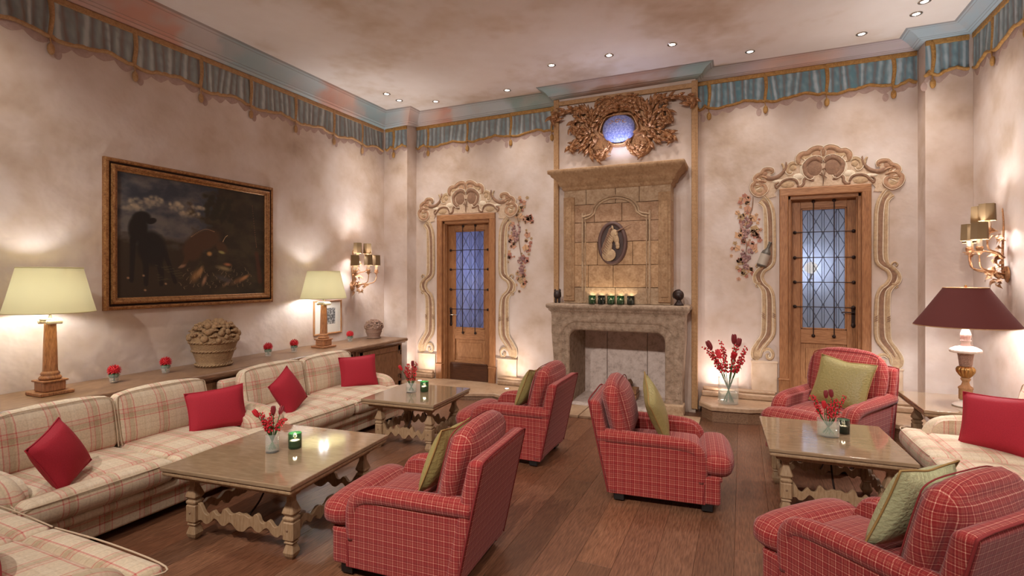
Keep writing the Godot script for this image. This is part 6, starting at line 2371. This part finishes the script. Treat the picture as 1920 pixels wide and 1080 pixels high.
func build_crest() -> void:
	var t := thing("gilded_crest", "carved gilt acanthus crest with a blue shell-shaped boss above the fireplace", "wall ornament", W(-1.385, 3.46, BREAST - 0.004))
	var r := RandomNumberGenerator.new()
	r.seed = 77
	for s in [-1.0, 1.0]:
		# backing wood behind the carving
		var g := Geo.new()
		var back := smooth2([0.0, 0.3, 0.2, 0.27, 0.36, 0.2, 0.45, 0.19, 0.55, 0.1, 0.5, 0.02, 0.42, -0.02, 0.5, -0.12, 0.42, -0.16, 0.36, -0.2, 0.33, -0.3, 0.22, -0.34, 0.1, -0.24, 0.0, -0.22], 2)
		for i in back.size():
			back[i].x *= s
		g.slab(back, 0.0, 0.05, 0.01)
		part(g, "backing", M.gilt, t)
		for e in [["stem", 0.05, 0.04, 0.09, 11], ["inn", 0.06, 0.03, 0.1, 6], ["upper", 0.05, 0.03, 0.09, 6], ["fan", 0.07, 0.03, 0.1, 8], ["fan_low", 0.05, 0.03, 0.09, 5], ["low", 0.06, 0.03, 0.1, 7], ["low_b", 0.06, 0.03, 0.09, 5], ["bottom", 0.07, 0.03, 0.1, 8], ["edge", 0.05, 0.03, 0.1, 6], ["lip", 0.05, 0.04, 0.11, 6], ["top", 0.05, 0.03, 0.1, 6], ["top_b", 0.06, 0.03, 0.1, 7], ["top_c", 0.05, 0.03, 0.12, 5]]:
			var p := smooth2(CREST[e[0]], 6)
			for i in p.size():
				p[i].x *= s
			g = Geo.new()
			g.band(p, e[1], e[2], 0.0, e[3], true, 7)
			var sc := part(g, "scroll", M.gilt, t)
			# leaves along the scroll
			var count: int = e[4]
			for k in count:
				var i := int((k + 0.5) / count * (p.size() - 1))
				var d := (p[mini(i + 1, p.size() - 1)] - p[maxi(i - 1, 0)]).normalized()
				for side in [-1.0, 1.0]:
					var out: Vector2 = (d * 0.55 + Vector2(-d.y, d.x) * side).normalized()
					g = Geo.new()
					acanthus(g, p[i] - out * 0.01, out, r.randf_range(0.065, 0.115), r.randf_range(0.024, 0.038), e[3] * 0.55, side * -0.5)
					part(g, "leaf", M.gilt, sc)
		# curled tips
		for e in [[0.85, 0.195], [0.6, -0.21], [0.265, -0.33], [0.54, 0.02], [0.255, 0.225]]:
			g = Geo.new()
			g.blob(Vector3(e[0] * s, e[1], 0.09), Vector3(0.03, 0.03, 0.03), 1, 1, 8, 12)
			part(g, "curled_tip", M.gilt, t)
	var rim := PackedVector2Array()
	for s in [1.0, -1.0]:
		var p := smooth2(CREST["rim"], 4)
		if s < 0.0:
			p.reverse()
		for i in p.size() - 1:
			rim.append(Vector2(p[i].x * s, p[i].y))
	var g := Geo.new()
	var closed := rim.duplicate()
	closed.append(rim[0])
	g.band(closed, 0.04, 0.04, 0.02, 0.11, false, 6)
	part(g, "boss_rim", M.gilt, t)
	# bulging blue boss with lobed flutes
	g = Geo.new()
	g.blob(Vector3(0, -0.05, 0.095), Vector3(0.2, 0.17, 0.085), 0.9, 0.8, 14, 28)
	part(g, "blue_boss", M.boss, t, "bulging blue painted boss")
	for k in 9:
		var a := lerpf(-0.16, 0.16, k / 8.0)
		g = Geo.new()
		var q := []
		for i in 6:
			var f := i / 5.0
			var y := lerpf(-0.17, -0.03, f)
			var x := a * (0.75 + 0.3 * f)
			var zz := 0.095 + 0.085 * sqrt(maxf(0.02, 1.0 - pow(x / 0.2, 2) - pow((y + 0.05) / 0.17, 2)))
			q.append(Vector3(x, y, zz))
		g.tube(smooth3(q, 3), 0.005, 0.003, 5)
		part(g, "boss_rib", M.boss, t)
	for e in [[-0.09, 0.02], [0.0, 0.03], [0.09, 0.02]]:
		g = Geo.new()
		var q := []
		for i in 10:
			var a := i * 0.75
			var rr := 0.04 - i * 0.003
			var x: float = e[0] + cos(a) * rr
			var y: float = e[1] + sin(a) * rr * 0.7
			q.append(Vector3(x, y, 0.098 + 0.085 * sqrt(maxf(0.02, 1.0 - pow(x / 0.2, 2) - pow((y + 0.05) / 0.17, 2)))))
		g.tube(smooth3(q, 3), 0.006, 0.004, 5)
		part(g, "boss_scroll", M.gilt, t)
	# a lamp lying on the hood washes the crest and the ceiling
	var l := thing("hood_uplight", "slim uplight lying on top of the stone hood under the gilded crest", "uplight", W(-1.35, 2.911, 6.2))
	g = Geo.new()
	g.rbox(Vector3(0, 0.007, 0), Vector3(0.3, 0.014, 0.06), 0.004)
	part(g, "housing", M.white_plaster, l)
	g = Geo.new()
	g.rbox(Vector3(0, 0.016, 0), Vector3(0.28, 0.005, 0.045), 0.002)
	part(g, "lens", M.downlight, l)
	spot(l, Vector3(0, 0.035, 0), Vector3(0, 1, 0.05), 0.5, 80.0, Color(0.84, 0.88, 1.0), 0.05, 0.5)


# ============================================================================
#  ornaments on tables, worktop and floor
# ============================================================================
func basket(called: String, label: String, at: Vector3, s: float, m: Material, seed_: int) -> void:
	var t := thing(called, label, "basket", at)
	var g := Geo.new()
	g.lathe([Vector2(0.0, 0.0), Vector2(0.145, 0.0), Vector2(0.155, 0.012), Vector2(0.14, 0.03), Vector2(0.15, 0.06), Vector2(0.175, 0.14), Vector2(0.2, 0.225), Vector2(0.205, 0.24), Vector2(0.18, 0.25), Vector2(0.0, 0.25)], 32, Vector3.ZERO, 16, 0.02, 3, 6)
	part(g.moved(Transform3D(Basis.from_scale(Vector3(s, s, s)), Vector3.ZERO)), "wicker_body", m, t)
	# plaited bands
	for e in [[0.153, 0.02], [0.178, 0.15], [0.202, 0.232]]:
		g = Geo.new()
		for k in 2:
			var ring := PackedVector3Array()
			for i in 72:
				var a := TAU * i / 72
				var w := sin(a * 18.0 + k * PI)
				ring.append(Vector3(cos(a) * (e[0] + 0.005 * w), e[1] + 0.007 * cos(a * 18.0 + k * PI), sin(a) * (e[0] + 0.005 * w)) * s)
			g.tube(ring, 0.007 * s, 0.007 * s, 5, true)
		part(g, "plaited_band", m, t)
	g = Geo.new()
	g.blob(Vector3(0, 0.24, 0) * s, Vector3(0.2, 0.14, 0.2) * s, 1, 1, 10, 18)
	part(g, "heap_core", m, t)
	# heap of fruit and flowers
	var r := RandomNumberGenerator.new()
	r.seed = seed_
	for k in 120:
		var f := k / 119.0
		var ang := k * 2.39996
		var rad := 0.205 * sqrt(f)
		var y := 0.26 + 0.14 * (1.0 - f * f) + r.randf_range(-0.015, 0.015)
		var size := r.randf_range(0.02, 0.036)
		g = Geo.new()
		var mid := Vector3(cos(ang) * rad, y, sin(ang) * rad)
		if k % 3 == 0:
			# a blossom of five petals
			for p in 5:
				var a := TAU * p / 5 + k
				g.blob(mid + Vector3(cos(a), 0.2, sin(a)) * size * 0.6, Vector3(size, size * 0.6, size) * 0.55, 1, 1, 5, 8)
			g.blob(mid + Vector3(0, size * 0.3, 0), Vector3(1, 1, 1) * size * 0.4, 1, 1, 5, 8)
		else:
			g.blob(mid, Vector3(size, size * r.randf_range(0.8, 1.1), size), 1, 1, 6, 10)
		part(g.moved(Transform3D(Basis.from_scale(Vector3(s, s, s)), Vector3.ZERO)), "flower" if k % 3 == 0 else "fruit", m, t)


func spiky_head(g: Geo, at: Vector3, rad: float, n: int) -> void:
	g.blob(at, Vector3(rad, rad, rad) * 0.72, 1, 1, 6, 10)
	for k in n:
		var y := 1.0 - 1.6 * (k + 0.5) / n
		var rr := sqrt(1.0 - y * y)
		var a := k * 2.39996
		var d := Vector3(cos(a) * rr, y, sin(a) * rr)
		g.tube(PackedVector3Array([at + d * rad * 0.6, at + d * rad * 1.12]), rad * 0.13, rad * 0.04, 4)


func votive(label: String, at: Vector3) -> void:
	var t := thing("votive_flower_glass", label, "flower glass", at, 0.3, "little flower glasses on the worktop")
	var g := Geo.new()
	g.lathe([Vector2(0, 0.0), Vector2(0.028, 0.0), Vector2(0.03, 0.006), Vector2(0.042, 0.07), Vector2(0.039, 0.07), Vector2(0.027, 0.01), Vector2(0, 0.01)], 20)
	part(g, "glass_cup", M.glass, t)
	g = Geo.new()
	g.lathe([Vector2(0, 0.011), Vector2(0.026, 0.011), Vector2(0.03, 0.03), Vector2(0, 0.03)], 16)
	part(g, "water", M.water, t)
	g = Geo.new()
	spiky_head(g, Vector3(0, 0.1, 0), 0.045, 70)
	part(g, "red_blossom", M.petal, t)
	g = Geo.new()
	for k in 5:
		var a := TAU * k / 5
		g.blob(Vector3(cos(a) * 0.022, 0.062, sin(a) * 0.022), Vector3(0.016, 0.022, 0.016), 1, 1, 5, 8)
	g.tube(PackedVector3Array([Vector3(0, 0.015, 0), Vector3(0, 0.08, 0)]), 0.006)
	part(g, "green_leaves", M.leaf_green, t)


func vase_of_flowers(label: String, at: Vector3, r: float, h: float, height: float, seed_: int, big: bool) -> void:
	var t := thing("flower_vase", label, "vase", at)
	var g := Geo.new()
	g.lathe([Vector2(0, 0), Vector2(r * 0.96, 0), Vector2(r, 0.006), Vector2(r, h), Vector2(r * 0.95, h), Vector2(r * 0.95, 0.014), Vector2(0, 0.014)], 28)
	part(g, "glass_vase", M.glass, t)
	g = Geo.new()
	g.lathe([Vector2(0, 0.0145), Vector2(r * 0.94, 0.0145), Vector2(r * 0.94, h * 0.42), Vector2(0, h * 0.42)], 24)
	part(g, "water", M.water, t)
	var q := RandomNumberGenerator.new()
	q.seed = seed_
	var n := 15 if big else 9
	for k in n:
		var a := TAU * k / n + q.randf() * 0.5
		var lean := q.randf_range(0.25, 1.0) * (0.5 if k == 0 else 1.0)
		var top := height * q.randf_range(0.72, 1.0) if k > 0 else height
		var tip := Vector3(cos(a) * lean * height * 0.38, top, sin(a) * lean * height * 0.38)
		var foot := Vector3(-cos(a) * r * 0.5, 0.02, -sin(a) * r * 0.5)
		var mid := Vector3(cos(a) * r * 0.55, h, sin(a) * r * 0.55)
		var path := smooth3([foot, mid, mid.lerp(tip, 0.55) + Vector3(0, height * 0.03, 0), tip], 6)
		g = Geo.new()
		g.tube(path, 0.0045 if big else 0.0035, 0.0025, 6)
		var stem := part(g, "stem", M.stalk, t)
		g = Geo.new()
		if k % 3 == 0:
			# closed protea-like bud
			var d := (path[path.size() - 1] - path[path.size() - 3]).normalized()
			var side := d.cross(Vector3.RIGHT).normalized()
			var b := Basis(side.cross(d).normalized(), d, side).orthonormalized()
			var bs := 0.042 if big else 0.022
			g.blob(tip, Vector3(bs * 0.62, bs * 1.3, bs * 0.62), 1, 1, 8, 12, b)
			for p in 5:
				var pa := TAU * p / 5
				g.blob(tip + b * Vector3(cos(pa) * bs * 0.4, bs * 0.3, sin(pa) * bs * 0.4), Vector3(bs * 0.35, bs * 1.2, bs * 0.35), 1, 1, 6, 8, b)
			part(g, "bud", M.petal_dark if k % 2 == 0 else M.petal, stem)
		else:
			# a spike set with berries
			for i in 26:
				var f := 0.45 + 0.55 * i / 25.0
				var p := path[int(f * (path.size() - 1))]
				var ang := i * 2.4
				var br := (0.014 if big else 0.008) * (1.2 - 0.5 * f)
				g.blob(p + Vector3(cos(ang), q.randf_range(-0.6, 0.6), sin(ang)) * (0.02 if big else 0.012), Vector3(br, br, br), 1, 1, 4, 6)
			part(g, "berries", M.petal, stem)
		if k % 2 == 0:
			g = Geo.new()
			var lp := path[int(path.size() * 0.45)]
			sconce_leaf(g, lp, Vector3(cos(a + 1), 0.6, sin(a + 1)).normalized(), Vector3(0, 1, 0), 0.09 if big else 0.05, 0.012 if big else 0.008)
			part(g, "leaf", M.leaf_green, stem)


func build_table_things() -> void:
	basket("flower_basket", "large weathered stone basket heaped with fruit and flowers on the worktop", W(-4.68, 0.74, 3.47), 1.03, M.terracotta, 3)
	basket("flower_basket", "small rosy stone basket heaped with fruit near the narrow door", W(-4.72, 0.74, 5.92), 0.6, M.terracotta_rose, 6)
	var gl := [[-4.66, 2.58, "little glass with a red blossom closest to the column lamp at the large painting"], [-4.7, 3.02, "little glass with a red blossom beside the large stone basket, under the painting"], [-4.7, 4.12, "little glass with a red blossom past the large stone basket, below the frame corner"], [-4.68, 4.46, "little glass with a red blossom just before the engraving's column lamp"], [-4.74, 5.46, "little glass with a red blossom beside the small stone basket"]]
	for e in gl:
		votive(e[2], W(e[0], 0.74, e[1]))
	vase_of_flowers("small glass vase of red berries and buds on the largest coffee table", W(-2.77, 0.47, 2.46), 0.042, 0.12, 0.27, 4, false)
	vase_of_flowers("small glass vase of red buds on the small coffee table near the narrow door", W(-2.96, 0.47, 4.28), 0.05, 0.1, 0.28, 12, false)
	vase_of_flowers("glass vase of red tulips and berries on the coffee table by the right-hand sofa", W(0.56, 0.47, 4.3), 0.07, 0.12, 0.3, 15, false)
	vase_of_flowers("tall glass vase of red berries and blossoms standing on the stone step", W(-0.14, 0.18, 6.34), 0.11, 0.3, 0.72, 19, true)
	var cg := [[-2.7, 2.58, 0.47, "green candle glass on the largest coffee table"], [-2.86, 4.36, 0.47, "green candle glass on the small coffee table near the narrow door"], [0.67, 4.42, 0.47, "dark candle glass on the coffee table by the right-hand sofa"]]
	for e in cg:
		var t := thing("candle_glass", e[3], "candle glass", W(e[0], e[2], e[1]))
		tumbler(t, 0.042, 0.1, M.glass_dark if e[0] > 0 else M.glass_green, 0.06)
